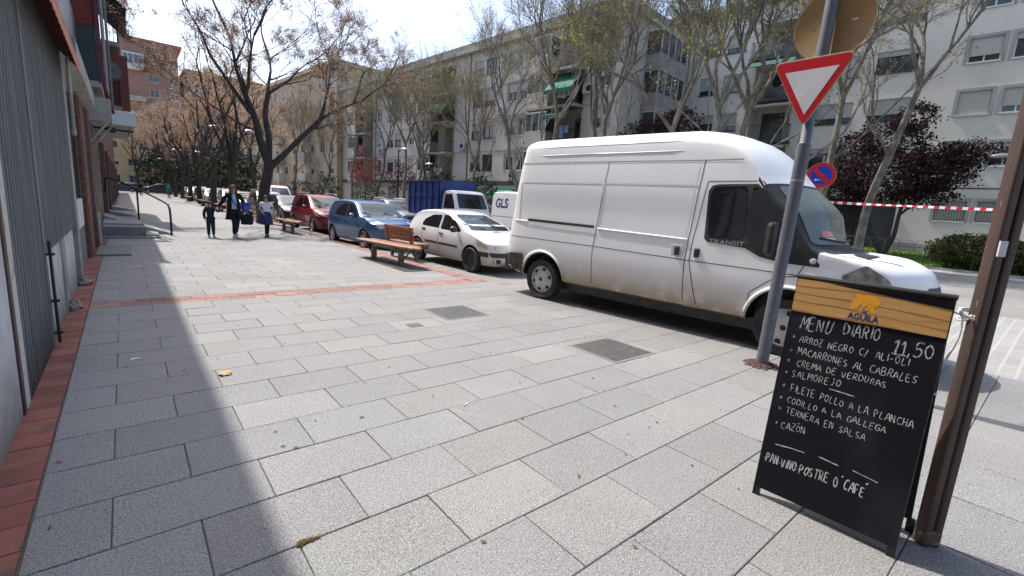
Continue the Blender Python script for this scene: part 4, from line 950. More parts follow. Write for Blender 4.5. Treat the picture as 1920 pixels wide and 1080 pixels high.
# ------------------------------------------------------------------ grey sign post with yield sign and a round sign seen from behind
M['postgrey'] = pm('post_grey_paint', (.105, .115, .14), .5, col2=(.16, .165, .185), scale=6, lo=.5, hi=.72, bump=.04)
sp_ = thing('sign_post', (5.29, 1.95, 0), 'grey steel sign post leaning slightly in front of the white van', 'post')
lean = lambda z: (.02 * z / 3.6, -.09 * z / 3.6, z)
b = MB(); b.tube([lean(0), lean(1.6), lean(2.35)], .062, 20); b.build('lower_tube', M['postgrey'], sp_, smooth=50)
b = MB(); b.tube([lean(2.35), lean(2.36), lean(3.06)], [.06, .05, .05], 18); b.tube([lean(3.06), lean(3.10), lean(4.3)], [.062, .056, .056], 18); b.build('upper_tube', M['postgrey'], sp_, smooth=50)
b = MB(); b.tube([lean(1.98), lean(1.995)], .0635, 20, False); b.build('tape_ring', M['concrete'], sp_)
b = MB(); rr = random.Random(9)
for _ in range(160):
    a = rr.uniform(0, 6.283); d = rr.uniform(.05, .17); s = rr.uniform(.012, .03); x, y = d * math.cos(a), d * math.sin(a); z = .045 * max(0, 1 - d / .17)
    b.tint = (rr.uniform(.6, 1.5),) * 3
    b.poly([(x - s, y, z), (x, y - s, z + .004), (x + s, y, z + .018), (x, y + s, z)])
tag(b.build('rust_debris', pm('rust_flakes', (.065, .034, .025), .95, attr=True), None, recalc=False, loc=(5.29, 1.95, .002)), 'rusty brown debris heaped round the foot of the grey sign post', 'debris', kind='stuff')
ys = thing('yield_sign', (5.22, 1.905, 2.83), 'white triangular yield sign with a red border on the grey post', 'sign', 0)
M['sred'] = pm('sign_red', (.52, .012, .022), .35, col2=(.46, .01, .02), scale=5); M['swhite'] = pm('sign_white_face', (.66, .66, .69), .35, col2=(.58, .58, .60), scale=3)
M['stan'] = pm('sign_back_tan', (.36, .235, .10), .5, col2=(.31, .20, .085), scale=4, speck=((.22, .14, .07), 30, .66, .7))
def tri(k): return rounded([(.365 * k, .315 * k), (-.365 * k, .315 * k), (0, -.335 * k)], .085 * k, 7)
b = MB(); b.prism(tri(1.0), -.012, .012, 'YZ'); b.build('backing', M['stan'], ys, bev=.004)
def flat(poly, x): b = MB(); b.poly([(x, p[0], p[1]) for p in poly]); return b
flat(tri(.955), -.0135).build('border', M['sred'], ys, recalc=False)
flat([(.235, .205), (-.235, .205), (0, -.215)], -.0155).build('panel', M['swhite'], ys, recalc=False)
b = MB(); b.box(.012, -.08, .12, .10, .08, .16); b.box(.012, -.08, -.08, .10, .08, -.04); b.build('clamp', M['postgrey'], ys)
rs = thing('round_sign', (5.375, 1.84, 3.475), 'round tan back of a traffic sign high on the grey post', 'sign')
b = MB(); b.lathe([(.0, 0), (.333, 0), (.337, -.004), (.337, .022), (.0, .022)], 64, 'X'); b.build('disc', M['stan'], rs, smooth=40)
b = MB(); b.lathe([(.325, -.001), (.337, -.006), (.341, .0), (.341, .022)], 64, 'X'); b.build('rim', M['stan'], rs, smooth=40)
b = MB(); b.box(-.004, -.20, -.012, .001, -.155, .008); b.build('sticker', M['swhite'], rs); b = MB(); b.box(-.004, .15, -.03, .001, .19, -.01); b.build('sticker', M['darkconc'], rs)
# ------------------------------------------------------------------ brown double post on the right
M['postbrown'] = pm('brown_post', (.085, .047, .036), .6, col2=(.052, .036, .031), scale=3, stretch=(6, 6, .6), lo=.3, hi=.7, bump=.15, bscale=30, speck=((.30, .26, .22), 26, .70, .74))
bp = thing('brown_post', (3.03, .215, 0), 'brown weathered double post tied to the menu board by white string', 'post', R_(-40))
for x, nm in ((-.026, 'timber'), (.026, 'timber')):
    b = MB(); prof = rounded([(-.021, -.03), (.021, -.03), (.021, .03), (-.021, .03)], .012, 4)
    rings = []
    for z in (0, .6, 1.3, 2.1, 3.2): rings.append(b.put([(x + p[0] + .018 * z / 2.2, p[1] + .10 * z / 2.2 * .0, z) for p in prof]))
    m = len(prof)
    for i in range(4):
        for k in range(m): b.face((rings[i] + k, rings[i] + (k + 1) % m, rings[i + 1] + (k + 1) % m, rings[i + 1] + k))
    b.face([rings[-1] + k for k in range(m)]); b.build(nm, M['postbrown'], bp, smooth=50)
b = MB(); b.box(-.006, -.022, 0, .012, .022, 3.2); b.build('core', M['seam'], bp)
b = MB(); b.box(-.051, -.034, 0, .051, .034, .09); b.build('foot', pm('scuffed_foot', (.13, .09, .07), .8, col2=(.34, .31, .28), scale=22, lo=.55, hi=.62), bp, bev=.02)
b = MB(); b.M = Matrix.Translation((-.012, -.0305, 1.50)); b.box(-.018, -.006, -.035, .016, .002, .035); b.build('sticker', M['swhite'], bp)
# ------------------------------------------------------------------ menu board
GL = {  # single-stroke capitals in a unit box
 'A': ['0,0 .45,1 .9,0', '.17,.36 .75,.36'], 'B': ['.05,0 .05,1 .55,1 .7,.8 .5,.55 .05,.52', '.5,.55 .8,.3 .6,0 .05,0'], 'C': ['.8,.85 .5,1 .15,.75 .08,.35 .4,0 .8,.12'],
 'D': ['.08,0 .08,1 .5,.92 .82,.55 .6,.1 .08,0'], 'E': ['.7,1 .1,1 .1,0 .75,0', '.1,.52 .6,.54'], 'F': ['.1,0 .1,1 .75,1', '.1,.5 .55,.52'], 'G': ['.8,.85 .45,1 .1,.65 .15,.15 .5,0 .8,.15 .8,.45 .5,.45'],
 'H': ['.08,0 .08,1', '.75,0 .75,1', '.08,.5 .75,.52'], 'I': ['.2,0 .2,1'], 'J': ['.6,1 .62,.25 .4,0 .1,.15', '.35,1 .85,1'], 'L': ['.15,1 .1,0 .7,.03'], 'M': ['0,0 .12,1 .45,.35 .8,1 .9,0'], 'N': ['.05,0 .1,1 .7,0 .75,1'],
 'O': ['.4,1 .08,.7 .1,.25 .4,0 .72,.25 .72,.7 .4,1'], 'P': ['.1,0 .12,1 .6,.95 .7,.7 .5,.5 .1,.48'], 'Q': ['.4,1 .08,.5 .4,0 .72,.5 .4,1', '.5,.2 .8,-.1'], 'R': ['.1,0 .12,1 .6,.95 .68,.72 .5,.52 .1,.5', '.38,.5 .78,0'],
 'S': ['.7,.88 .4,1 .12,.78 .35,.52 .68,.3 .5,.02 .1,.1'], 'T': ['0,1 .8,1', '.4,1 .38,0'], 'U': ['.08,1 .1,.2 .4,0 .68,.2 .7,1'], 'V': ['0,1 .38,0 .75,1'], 'Z': ['.05,1 .75,1 .08,0 .8,0'], '/': ['0,-.1 .45,1.05'], '-': ['.05,.45 .55,.47'],
 '1': ['.1,.75 .4,1 .4,0', '.05,0 .7,0'], '5': ['.75,1 .2,1 .15,.55 .5,.62 .75,.35 .5,.02 .1,.08'], '0': ['.4,1 .1,.7 .1,.3 .4,0 .72,.3 .72,.7 .4,1'], ',': ['.2,.1 .05,-.22'], '.': ['.1,.35 .2,.38'], "'": ['.3,1.1 .5,1.3'], '+': ['.0,.45 .7,.5', '.33,.12 .36,.85'], ' ': []}
mo = bpy.data.objects.new('menu_board', None); COL.objects.link(mo)
Uv = Vector((.035, -.63, 0)).normalized(); Vv = Vector((.165, .009, 1.265)).normalized(); Nv = Uv.cross(Vv)
mo.matrix_world = Matrix(((Uv.x, Vv.x, Nv.x, 2.70), (Uv.y, Vv.y, Nv.y, .935), (Uv.z, Vv.z, Nv.z, 0), (0, 0, 0, 1)))
tag(mo, 'black chalkboard menu stand with a wooden header, tied to the brown post', 'menu board')
M['chalkboard'] = pm('chalkboard', (.005, .0062, .011), .5, col2=(.010, .0115, .018), scale=2.5, lo=.4, hi=.8, stretch=(1, .5, 1), speck=((.035, .037, .042), 2.6, .5, .85), spec=.22)
M['chalk'] = pm('chalk', (.52, .52, .53), .9, col2=(.14, .14, .15), scale=55, lo=.42, hi=.62)
M['chalkb'] = pm('chalk_bold', (.56, .56, .57), .9, col2=(.20, .20, .21), scale=48, lo=.46, hi=.66)
b = MB(); b.box(.004, .05, -.022, .646, 1.266, -.004); b.build('panel', M['chalkboard'], mo)
b = MB(); b.box(.0, -.004, -.028, .0035, 1.268, -.003); b.box(.6465, -.014, -.028, .65, 1.268, -.003); b.box(.0, 1.2685, -.03, .65, 1.276, -.002); b.build('frame', M['blackmetal'], mo, bev=.001)
for u_ in (.004, .616):
    b = MB(); b.box(u_, -.004 if u_ < .3 else -.014, -.026, u_ + .03, .0495, -.006); b.build('leg', M['blackmetal'], mo)
def woodmat():
    m = bpy.data.materials.new('printed_wood'); m.use_nodes = True; t = m.node_tree; N = t.nodes; L = t.links; bs = N["Principled BSDF"]; bs.inputs["Roughness"].default_value = .45
    tc = N.new("ShaderNodeTexCoord"); mp = N.new("ShaderNodeMapping"); mp.inputs["Scale"].default_value = (1.3, 9, 1); L.new(tc.outputs['Object'], mp.inputs[0])
    ns = N.new("ShaderNodeTexNoise"); ns.inputs["Scale"].default_value = 2.2; ns.inputs["Detail"].default_value = 5; ns.inputs["Distortion"].default_value = 1.2; L.new(mp.outputs[0], ns.inputs["Vector"])
    wv = N.new("ShaderNodeTexWave"); wv.bands_direction = 'Y'; wv.inputs["Scale"].default_value = .62; wv.inputs["Distortion"].default_value = 9; wv.inputs["Detail"].default_value = 4; wv.inputs["Detail Scale"].default_value = .9; L.new(mp.outputs[0], wv.inputs["Vector"])
    r1 = N.new("ShaderNodeValToRGB"); e = r1.color_ramp.elements; e[0].position = .2; e[0].color = (.36, .19, .065, 1); e[1].position = .75; e[1].color = (.54, .32, .12, 1); x = e.new(.5); x.color = (.47, .265, .09, 1)
    L.new(ns.outputs["Fac"], r1.inputs[0])
    r2 = N.new("ShaderNodeValToRGB"); e = r2.color_ramp.elements; e[0].position = 0; e[0].color = (.40, .22, .10, 1); e[1].position = .10; e[1].color = (1, 1, 1, 1); L.new(wv.outputs["Fac"], r2.inputs[0])
    mx = N.new("ShaderNodeMix"); mx.data_type = 'RGBA'; mx.blend_type = 'MULTIPLY'; mx.inputs[0].default_value = .75; L.new(r1.outputs[0], mx.inputs[6]); L.new(r2.outputs[0], mx.inputs[7]); L.new(mx.outputs[2], bs.inputs["Base Color"]); return m
b = MB(); b.box(.0045, 1.085, -.0035, .6455, 1.2655, .0015); b.build('header', woodmat(), mo)
def stroke(bm_, pts, wd, rr, z=-.0035):
    P = [Vector((p[0], p[1], 0)) for p in pts]; P = bez(P, 4) if len(P) > 2 else [P[0].lerp(P[1], k / 5) for k in range(6)]
    prev = None
    for i, p in enumerate(P):
        d = P[min(i + 1, len(P) - 1)] - P[max(0, i - 1)]
        if d.length < 1e-9: continue
        d.normalize(); n = Vector((-d.y, d.x, 0)) * wd / 2 * rr.uniform(.65, 1.25); j = Vector((rr.gauss(0, .0005), rr.gauss(0, .0005), z + .00012 * rr.random()))
        k = bm_.put([p - n + j, p + n + j])
        if prev is not None: bm_.face((prev, prev + 1, k + 1, k))
        prev = k
def write(txt, u0, v0, u1, v1, hgt, wd, mat, seed, z=-.0032):
    rr = random.Random(seed); b = MB(); adv = [(.42 if c in "I1,.'" and c != '1' else .72 if c == '1' else .85 if c == ' ' else 1.0) for c in txt]; tot = sum(adv); x = 0
    hs = min(1.0, (u1 - u0) / tot / (hgt * .8))
    cw = (u1 - u0) / tot
    for c, a in zip(txt, adv):
        f = x / tot; bu, bv = u0 + (u1 - u0) * f, v0 + (v1 - v0) * f + rr.gauss(0, hgt * .05); hh = hgt * rr.uniform(.88, 1.1); sl = rr.gauss(.02, .05)
        for st_ in GL.get(c, []):
            pts = [tuple(map(float, q.split(','))) for q in st_.split()]
            stroke(b, [(bu + (p[0] * cw * .92 + sl * p[1] * hgt), bv + p[1] * hh) for p in pts], wd, rr, z)
        x += a
    return b.build('lettering', mat, mo, recalc=False)
write("MENU", .062, .990, .215, 1.004, .068, .005, M['chalk'], 1); write("DIARIO", .258, 1.006, .418, 1.014, .062, .005, M['chalk'], 2); write("11,50", .465, .967, .628, .983, .072, .006, M['chalk'], 3)
for i, (tx, a) in enumerate((("+", (.036, .928, .058, .928)), ("ARROZ NEGRO C/ ALI-OLI", (.072, .920, .545, .925)), ("+", (.036, .855, .058, .855)), ("MACARRONES AL CABRALES", (.076, .852, .588, .850)), ("+", (.036, .795, .058, .795)), ("CREMA DE VERDURAS", (.083, .789, .484, .795)),
    ("+", (.036, .728, .058, .728)), ("SALMOREJO", (.071, .724, .302, .738)), ("+", (.036, .652, .058, .652)), ("FILETE POLLO A LA PLANCHA", (.080, .645, .612, .636)), ("+", (.036, .583, .058, .583)), ("CODILLO A LA GALLEGA", (.075, .577, .518, .575)),
    ("+", (.04, .517, .062, .517)), ("TERNERA EN SALSA", (.082, .517, .447, .506)), ("+", (.042, .436, .062, .436)), ("CAZON", (.072, .426, .195, .440)))):
    write(tx, *a, (.036 if tx != '+' else .028) * (1 - .06 * (i % 3)), .0031, M['chalkb' if tx != '+' else 'chalk'], 20 + i)
write("'", .138, .446, .156, .446, .03, .004, M['chalkb'], 77); write("'", .186, 1.045, .2, 1.045, .03, .004, M['chalk'], 78)
write(".PAN.VINO.POSTRE O CAFE", .022, .214, .495, .232, .05, .0052, M['chalkb'], 60); write("'", .372, .245, .39, .245, .04, .006, M['chalkb'], 79); write("'", .472, .252, .49, .252, .04, .006, M['chalkb'], 80)
b = MB(); rr = random.Random(4)
for a in (((.253, .712), (.363, .710)), ((.065, .325), (.14, .334), (.207, .336)), ((.273, .345), (.365, .336)), ((.423, .340), (.53, .325))): stroke(b, a, .005, rr)
b.build('chalk_rule', M['chalkb'], mo, recalc=False)
# header logo: golden eagle shape over the word
b = MB(); gold = pm('logo_gold', (.72, .33, .01), .45); eg = [(.268, 1.148), (.283, 1.150), (.303, 1.180), (.322, 1.168), (.338, 1.172), (.352, 1.150), (.378, 1.145), (.363, 1.165), (.384, 1.192), (.377, 1.212), (.357, 1.227), (.330, 1.231), (.303, 1.224), (.291, 1.234), (.279, 1.226), (.287, 1.208), (.270, 1.186)]
b.poly([(p[0], p[1], .0022) for p in bez([(p[0], p[1], 0) for p in eg] + [(eg[0][0], eg[0][1], 0)], 3)[:-1]]); b.build('emblem', gold, mo, recalc=False)
b = MB()
for pts in ([(.29, 1.15), (.312, 1.19), (.345, 1.2)], [(.31, 1.15), (.33, 1.185), (.365, 1.19)], [(.335, 1.15), (.352, 1.18), (.38, 1.178)]): stroke(b, pts, .004, rr, .0027)
b.build('emblem_detail', pm('logo_light', (.70, .40, .06), .45), mo, recalc=False)
lb_ = pm('logo_navy', (.012, .022, .12), .45)
me = textmesh('AGUILA', .046, 0, .0012); xs = [v.co.x for v in me.vertices]
for v in me.vertices: v.co = Vector((.262 + (v.co.x - min(xs)) * (.130 / (max(xs) - min(xs))), 1.0985 + v.co.y, .0024))
me.materials.clear(); me.materials.append(lb_); o = bpy.data.objects.new('lettering', me); COL.objects.link(o); o.parent = mo
me = textmesh('EL', .022, 0, .0008); xs = [v.co.x for v in me.vertices]
for v in me.vertices: v.co = Vector((.322 + (v.co.x - min(xs)) * (.020 / (max(xs) - min(xs))), 1.1345 + v.co.y, .0024))
me.materials.clear(); me.materials.append(lb_); o = bpy.data.objects.new('lettering', me); COL.objects.link(o); o.parent = mo
# rear leaf, in world metres turned into board space
inv = mo.matrix_world.inverted()
def wp(x, y, z): return inv @ Vector((x, y, z))
b = MB(); T0, T1 = Vector((2.885, .945, 1.255)), Vector((2.905, .30, 1.255)); B0, B1 = Vector((3.06, .93, .0)), Vector((3.085, .288, .0))
nn = (B1 - B0).cross(T0 - B0).normalized() * .02
def board(P, Q, Rr_, Ss, mat, name):
    b = MB(); n = b.put([inv @ p for p in (P, Q, Rr_, Ss, P + nn, Q + nn, Rr_ + nn, Ss + nn)])
    for q in ((0, 3, 2, 1), (4, 5, 6, 7), (0, 1, 5, 4), (1, 2, 6, 5), (2, 3, 7, 6), (3, 0, 4, 7)): b.face([n + i for i in q])
    return b.build(name, mat, mo)
fz = lambda A, B_, t: A.lerp(B_, t)
board(fz(B0, T0, .06) , fz(B1, T1, .06), T1, T0, M['chalkboard'], 'rear_panel')
for A, B_ in ((B0, T0), (B1, T1)):
    s = (B1 - B0).normalized() * .018; board(A - s, A + s, fz(A, B_, .062) + s, fz(A, B_, .062) - s, M['blackmetal'], 'leg')
b = MB(); b.tube([inv @ Vector((2.875, .95, 1.268)), inv @ Vector((2.895, .29, 1.268))], .012, 8); b.build('hinge', M['blackmetal'], mo)
# white string round the post and board corner
M['string'] = pm('white_string', (.62, .62, .58), .9, bump=.2, bscale=90)
s_ = MB()
c0 = Vector((3.075, .245, 1.17)); 
for dz in (0, .012):
    loop = [c0 + Vector((.068 * math.cos(a), .052 * math.sin(a), .02 * math.sin(a * 2) + dz)) for a in [2 * math.pi * k / 20 for k in range(21)]]
    s_.tube(loop, .0055, 6, False)
kn = Vector((2.965, .27, 1.185))
s_.tube(bez([Vector((2.905, .31, 1.235)), Vector((2.92, .30, 1.2)), kn, kn + Vector((.05, -.06, -.03))], 6), .0055, 6)
s_.tube(bez([kn, kn + Vector((-.015, .012, .03)), kn + Vector((-.03, .0, .0)), kn + Vector((0, -.01, -.015))], 6), .006, 6)
s_.tube(bez([kn, kn + Vector((-.005, -.005, -.10)), kn + Vector((-.012, .02, -.22)), kn + Vector((-.025, .05, -.29)), kn + Vector((-.02, .035, -.40))], 7), [.005] * 24 + [.006] * 4 + [.012], 6)
s_.tube([kn + Vector((.03, -.035, .0)), kn + Vector((.05, -.06, -.04))], [.004, .012], 6)
tag(s_.build('string', M['string'], None, smooth=60), 'white string knotted round the brown post and the menu board corner', 'string')
# ------------------------------------------------------------------ no-parking sign, barrier tape
npg = thing('no_parking_sign', (12.93, 4.13, 0), 'round blue no-parking sign with red ring, on a thin post behind the van', 'sign')
b = MB(); b.tube([(0.03, 0, 0), (.03, 0, 3.2)], .03, 10); b.build('post', M['postgrey'], npg)
npf = bpy.data.objects.new('face', None); COL.objects.link(npf); npf.parent = npg; npf.location = (0, 0, 2.74); npf.rotation_euler = (0, 0, R_(12))
def ring(r0, r1, x, nn_=48): b = MB(); k = b.put([(x, rr_ * math.cos(6.28319 * i / nn_), rr_ * math.sin(6.28319 * i / nn_)) for rr_ in (r0, r1) for i in range(nn_)]); [b.face((k + i, k + (i + 1) % nn_, k + nn_ + (i + 1) % nn_, k + nn_ + i)) for i in range(nn_)]; return b
b = MB(); b.lathe([(0, -.012), (.305, -.012), (.305, .004), (0, .004)], 48, 'X'); b.build('disc', M['stan'], npf)
ring(.0, .225, -.016).build('blue_field', pm('sign_blue', (.008, .045, .36), .35), npf, recalc=False); ring(.222, .292, -.0165).build('red_ring', M['sred'], npf, recalc=False)
b = MB(); b.poly([(-.0175, .20, .135), (-.0175, .135, .20), (-.0175, -.20, -.135), (-.0175, -.135, -.20)]); b.build('red_bar', M['sred'], npf, recalc=False)
b = MB(); b.poly([(-.0185, .14, -.105), (-.0185, .09, -.075), (-.0185, .09, -.095), (-.0185, .01, -.095), (-.0185, .01, -.115), (-.0185, .09, -.115), (-.0185, .09, -.135)]); b.build('white_arrow', M['swhite'], npf, recalc=False)
tp = MB(); A, B_ = Vector((12.9, 4.15, 2.12)), Vector((14.6, -2.4, 2.16)); n = 150
tp2 = []
for i in range(n + 1):
    t = i / n; p = A.lerp(B_, t) + Vector((0, 0, -.08 * 4 * t * (1 - t) * .5)); tw = .35 * math.sin(t * 21) + .9; hv = Vector((.03 * math.cos(tw), 0, .032 * math.sin(tw)))
    tp2.append(tp.put([p - hv, p + hv]))
for i in range(n): tp.k = 0 if (i // 2) % 2 else 1; tp.face((tp2[i], tp2[i] + 1, tp2[i + 1] + 1, tp2[i + 1]))
tag(tp.build('barrier_tape', [M['swhite'], M['sred']], None, recalc=False), 'red and white striped barrier tape stretched across the crossing', 'barrier tape')
# ------------------------------------------------------------------ apartment blocks
M['wallL'] = pm('facade_grey_white', (.56, .525, .47), .9, col2=(.47, .44, .395), scale=.5, lo=.35, hi=.7, bump=.05)
M['wallR'] = pm('facade_white', (.62, .59, .53), .9, col2=(.54, .51, .46), scale=.35, lo=.35, hi=.7, bump=.05)
M['surround'] = pm('window_surround_grey', (.33, .325, .315), .85, col2=(.27, .265, .26), scale=2)
M['frame'] = pm('window_frame_white', (.62, .62, .61), .4); M['framed'] = pm('window_frame_dark', (.03, .028, .028), .4)
M['pane'] = pm('pane', (.03, .035, .04), .06, spec=.8, col2=(.07, .075, .08), scale=1.5)
M['blind'] = pm('roller_blind', (.50, .475, .43), .7, col2=(.42, .40, .365), scale=2, stretch=(1, 1, 30)); M['blindg'] = pm('roller_blind_grey', (.40, .41, .41), .7, col2=(.33, .34, .34), scale=2)
M['roofg'] = pm('roof_edge', (.24, .27, .22), .85, col2=(.32, .31, .27), scale=1.5); M['acw'] = pm('ac_white', (.52, .52, .50), .5)
M['beige'] = pm('facade_beige', (.50, .39, .28), .9, col2=(.43, .33, .235), scale=.5); M['ochre'] = pm('facade_ochre', (.52, .39, .21), .9, col2=(.44, .32, .17), scale=.6)
M['shopdark'] = pm('shop_dark', (.03, .032, .036), .4, col2=(.06, .06, .06), scale=1); M['curtain'] = pm('curtain', (.42, .40, .37), .9, col2=(.3, .29, .27), scale=3)
PROTO = {}
def win_meshes(wd, ht, dark, blind, surround, bars, bm_):
    """window meshes: origin at bottom centre of the opening; x along the wall, y into the wall, z up"""
    key = (wd, ht, dark, blind, surround, bars, bm_)
    if key in PROTO: return PROTO[key]
    out = []; h = wd / 2; fr = M['framed'] if dark else M['frame']
    def bld(nm, b, m): o = b.build(nm, m); me = o.data; bpy.data.objects.remove(o); out.append((nm, me))
    b = MB(); t = .06
    b.box(-h, .10, 0, -h + t, .16, ht); b.box(h - t, .10, 0, h, .16, ht); b.box(-h + t, .10, 0, h - t, .16, t); b.box(-h + t, .10, ht - t, h - t, .16, ht); b.box(-.03, .095, t, .03, .155, ht - t)
    b.box(-h - .04, -.07, -.06, h + .04, .1, -.002); b.k = 1
    if surround:
        s = .16
        for a in ((-h - s, -.03, -.06, -h, .02, ht + s), (h, -.03, -.06, h + s, .02, ht + s), (-h, -.03, ht, h, .02, ht + s)): b.box(*a)
    if bars:
        b.k = 2
        for k in range(11): x = -h + .03 + (wd - .06) * k / 10; b.tube([(x, -.05, .02), (x, -.05, ht - .02)], .011, 4, False)
        for z in (.04, ht * .5, ht - .04): b.tube([(-h, -.05, z), (h, -.05, z)], .012, 4, False)
    bld('window', b, [fr, M['surround'], M['blackmetal']])
    b = MB(); b.box(-h + t, .12, t, h - t, .13, ht - t); bld('pane', b, M['pane'])
    if blind > .01:
        b = MB(); z0 = ht - (ht - .04) * blind; b.box(-h + .02, .055, z0, h - .02, .09, ht - .005)
        n = int((ht - z0) / .07)
        for k in range(n): z = z0 + (ht - .01 - z0) * k / max(1, n); b.box(-h + .02, .048, z, h - .02, .0545, z + .012)
        bld('roller_blind', b, bm_)
    PROTO[key] = out; return out
class Block:
    """u runs along the front from the origin, the street lies on the -v side"""
    def __init__(s, name, label, loc, rz): s.t = thing(name, loc, label, 'building', rz); s.rr = random.Random(name + label)
    def front(s, L, H, depth, ops, mat, v=0., name='wall', roof=True):
        us = sorted({0., L} | {o[0] for o in ops} | {o[1] for o in ops}); zs = sorted({0., H} | {o[2] for o in ops} | {o[3] for o in ops})
        b = MB(); hole = lambda u, z: any(o[0] < u < o[1] and o[2] < z < o[3] for o in ops)
        for i in range(len(us) - 1):
            for j in range(len(zs) - 1):
                if not hole((us[i] + us[i + 1]) / 2, (zs[j] + zs[j + 1]) / 2):
                    b.poly([(us[i], v, zs[j]), (us[i + 1], v, zs[j]), (us[i + 1], v, zs[j + 1]), (us[i], v, zs[j + 1])])
        for o in ops:
            u0, u1, z0, z1 = o[:4]; d = o[4] if len(o) > 4 else .2
            b.poly([(u0, v, z0), (u0, v + d, z0), (u0, v + d, z1), (u0, v, z1)]); b.poly([(u1, v, z0), (u1, v, z1), (u1, v + d, z1), (u1, v + d, z0)])
            b.poly([(u0, v, z0), (u1, v, z0), (u1, v + d, z0), (u0, v + d, z0)]); b.poly([(u0, v, z1), (u0, v + d, z1), (u1, v + d, z1), (u1, v, z1)]); b.poly([(u0, v + d, z0), (u1, v + d, z0), (u1, v + d, z1), (u0, v + d, z1)])
        b.poly([(0, v, 0), (0, v, H), (0, v + depth, H), (0, v + depth, 0)]); b.poly([(L, v, 0), (L, v + depth, 0), (L, v + depth, H), (L, v, H)]); b.poly([(0, v + depth, 0), (0, v + depth, H), (L, v + depth, H), (L, v + depth, 0)])
        b.poly([(0, v, H), (L, v, H), (L, v + depth, H), (0, v + depth, H)])
        return b.build(name, mat, s.t, recalc=False)
    def win(s, uc, z, wd, ht, v=0., dark=False, blind=0., surround=False, bars=False, bm_=None, rot=0):
        root = None
        for nm, me in win_meshes(wd, ht, dark, round(blind * 4) / 4, surround, bars, bm_ or M['blind']):
            o = bpy.data.objects.new(nm, me); COL.objects.link(o)
            if root is None: root = o; o.parent = s.t; o.location = (uc, v, z); o.rotation_euler = (0, 0, rot)
            else: o.parent = root
    def part(s, name, b, mat, **k): return b.build(name, mat, s.t, **k)
    def ac(s, u, z, v=0.):
        b = MB(); b.box(u - .42, v - .36, z, u + .42, v - .06, z + .6); b.k = 1; b.lathe([(.22, v - .365), (.22, v - .362)], 20, 'Y', c=(u - .1, 0, z + .3)); b.k = 0; b.box(u - .35, v - .3, z - .04, u - .31, v, z - .005); b.box(u + .31, v - .3, z - .04, u + .35, v, z - .005); b.build('air_conditioner', [M['acw'], M['seam']], s.t)
    def railing(s, u0, u1, z, v, ends=None, h=1.0):
        b = MB(); n = int((u1 - u0) / .13)
        for k in range(n + 1): u = u0 + (u1 - u0) * k / n; b.tube([(u, v, z), (u, v, z + h)], .01, 4, False)
        if ends is not None:
            m = max(1, int(abs(ends - v) / .14))
            for uu in (u0, u1):
                for k in range(m): vv = v + (ends - v) * k / m; b.tube([(uu, vv, z), (uu, vv, z + h)], .01, 4, False)
                b.tube([(uu, v, z + h), (uu, ends, z + h)], .02, 5)
        b.tube([(u0, v, z + h), (u1, v, z + h)], .02, 5); b.tube([(u0, v, z + .08), (u1, v, z + .08)], .015, 5); b.build('railing', M['blackmetal'], s.t)
    def washing(s, u, z, v):
        b = MB(); c = s.rr.choice([(.5, .5, .52), (.25, .05, .05), (.2, .25, .4)]); 
        for k in range(3): x = u + .45 * k; b.box(x, v - .03, z - s.rr.uniform(.5, .9), x + .36, v - .01, z)
        b.build('washing', pm('washing', c, .9), s.t)
# --- long block across the road: u=0 is the near right-hand corner, u grows away down the street (local +x -> world (-.085,1))
ANG = math.atan2(1, -.085)
# local x along the street, local -y must face the street (-X world): rotating by ANG maps local y to -X, so v runs negative inward; use v with sign flip
LBk = Block('apartment_block', 'long grey-white apartment block with balconies and green blinds across the road', (25.4, 20.5, 0), ANG)
LBk.t.scale = (1, -1, 1)
FL = [4.45, 7.15, 9.85, 12.35]; H_L = 14.3; LEN = 41.
ops = []; wins = []; bays = [(2.9, 7.6), (17.6, 22.2), (33., 37.6)]
wu = [(1.3, 1.0), (8.9, .95), (10.2, .95), (12.9, 1.35), (14.5, 1.35), (23.5, 1.0), (25.0, 1.0), (27.6, 1.3), (29.2, 1.3), (31.6, .9), (38.8, 1.1)]
for zf in FL:
    for u, wd in wu:
        ht = 1.35 if zf < 12 else 1.2; ops.append((u - wd / 2, u + wd / 2, zf, zf + ht)); wins.append((u, zf, wd, ht))
    for a, c in bays: ops.append((a + .15, a + 2.35, zf - 1.0, zf + 1.45, 1.3))
for u in (1.5, 9.5, 13.6, 24.3, 28.4): ops.append((u - 1.2, u + 1.2, .2, 2.9, .3))
LBk.front(LEN, H_L, 11, ops, M['wallL'])
for i, (u, z, wd, ht) in enumerate(wins):
    LBk.win(u, z, wd, ht, dark=(u in (12.9, 14.5, 27.6, 29.2)), blind=LBk.rr.choice([0, .25, .5, .5, .75, 1]), surround=(u < 11), bm_=M['blind'] if u < 12 else M['blindg'])
for u in (1.5, 9.5, 13.6, 24.3, 28.4):
    b = MB(); b.box(u - 1.19, .2, .2, u + 1.19, .28, 2.9); LBk.part('shop_shutter', b, pm('shop_shutter', (.30, .29, .27), .7, col2=(.22, .21, .2), scale=2, stretch=(1, 1, 18)))
b = MB(); b.box(-.1, -.16, 3.25, LEN, -.003, 3.55); LBk.part('cornice', b, pm('cornice_dark', (.07, .06, .055), .8)); 
b = MB(); b.box(-.35, -.45, H_L + .003, LEN + .3, 11.2, H_L + .35); b.k = 1; b.box(-.25, -.35, H_L + .353, LEN + .2, 11, H_L + .75); LBk.part('roof', b, [M['canopy'], M['roofg']])
for zf in FL[1:]: b = MB(); b.box(0, -.03, zf - 1.12, LEN, -.003, zf - 1.06); LBk.part('string_course', b, M['surround'])
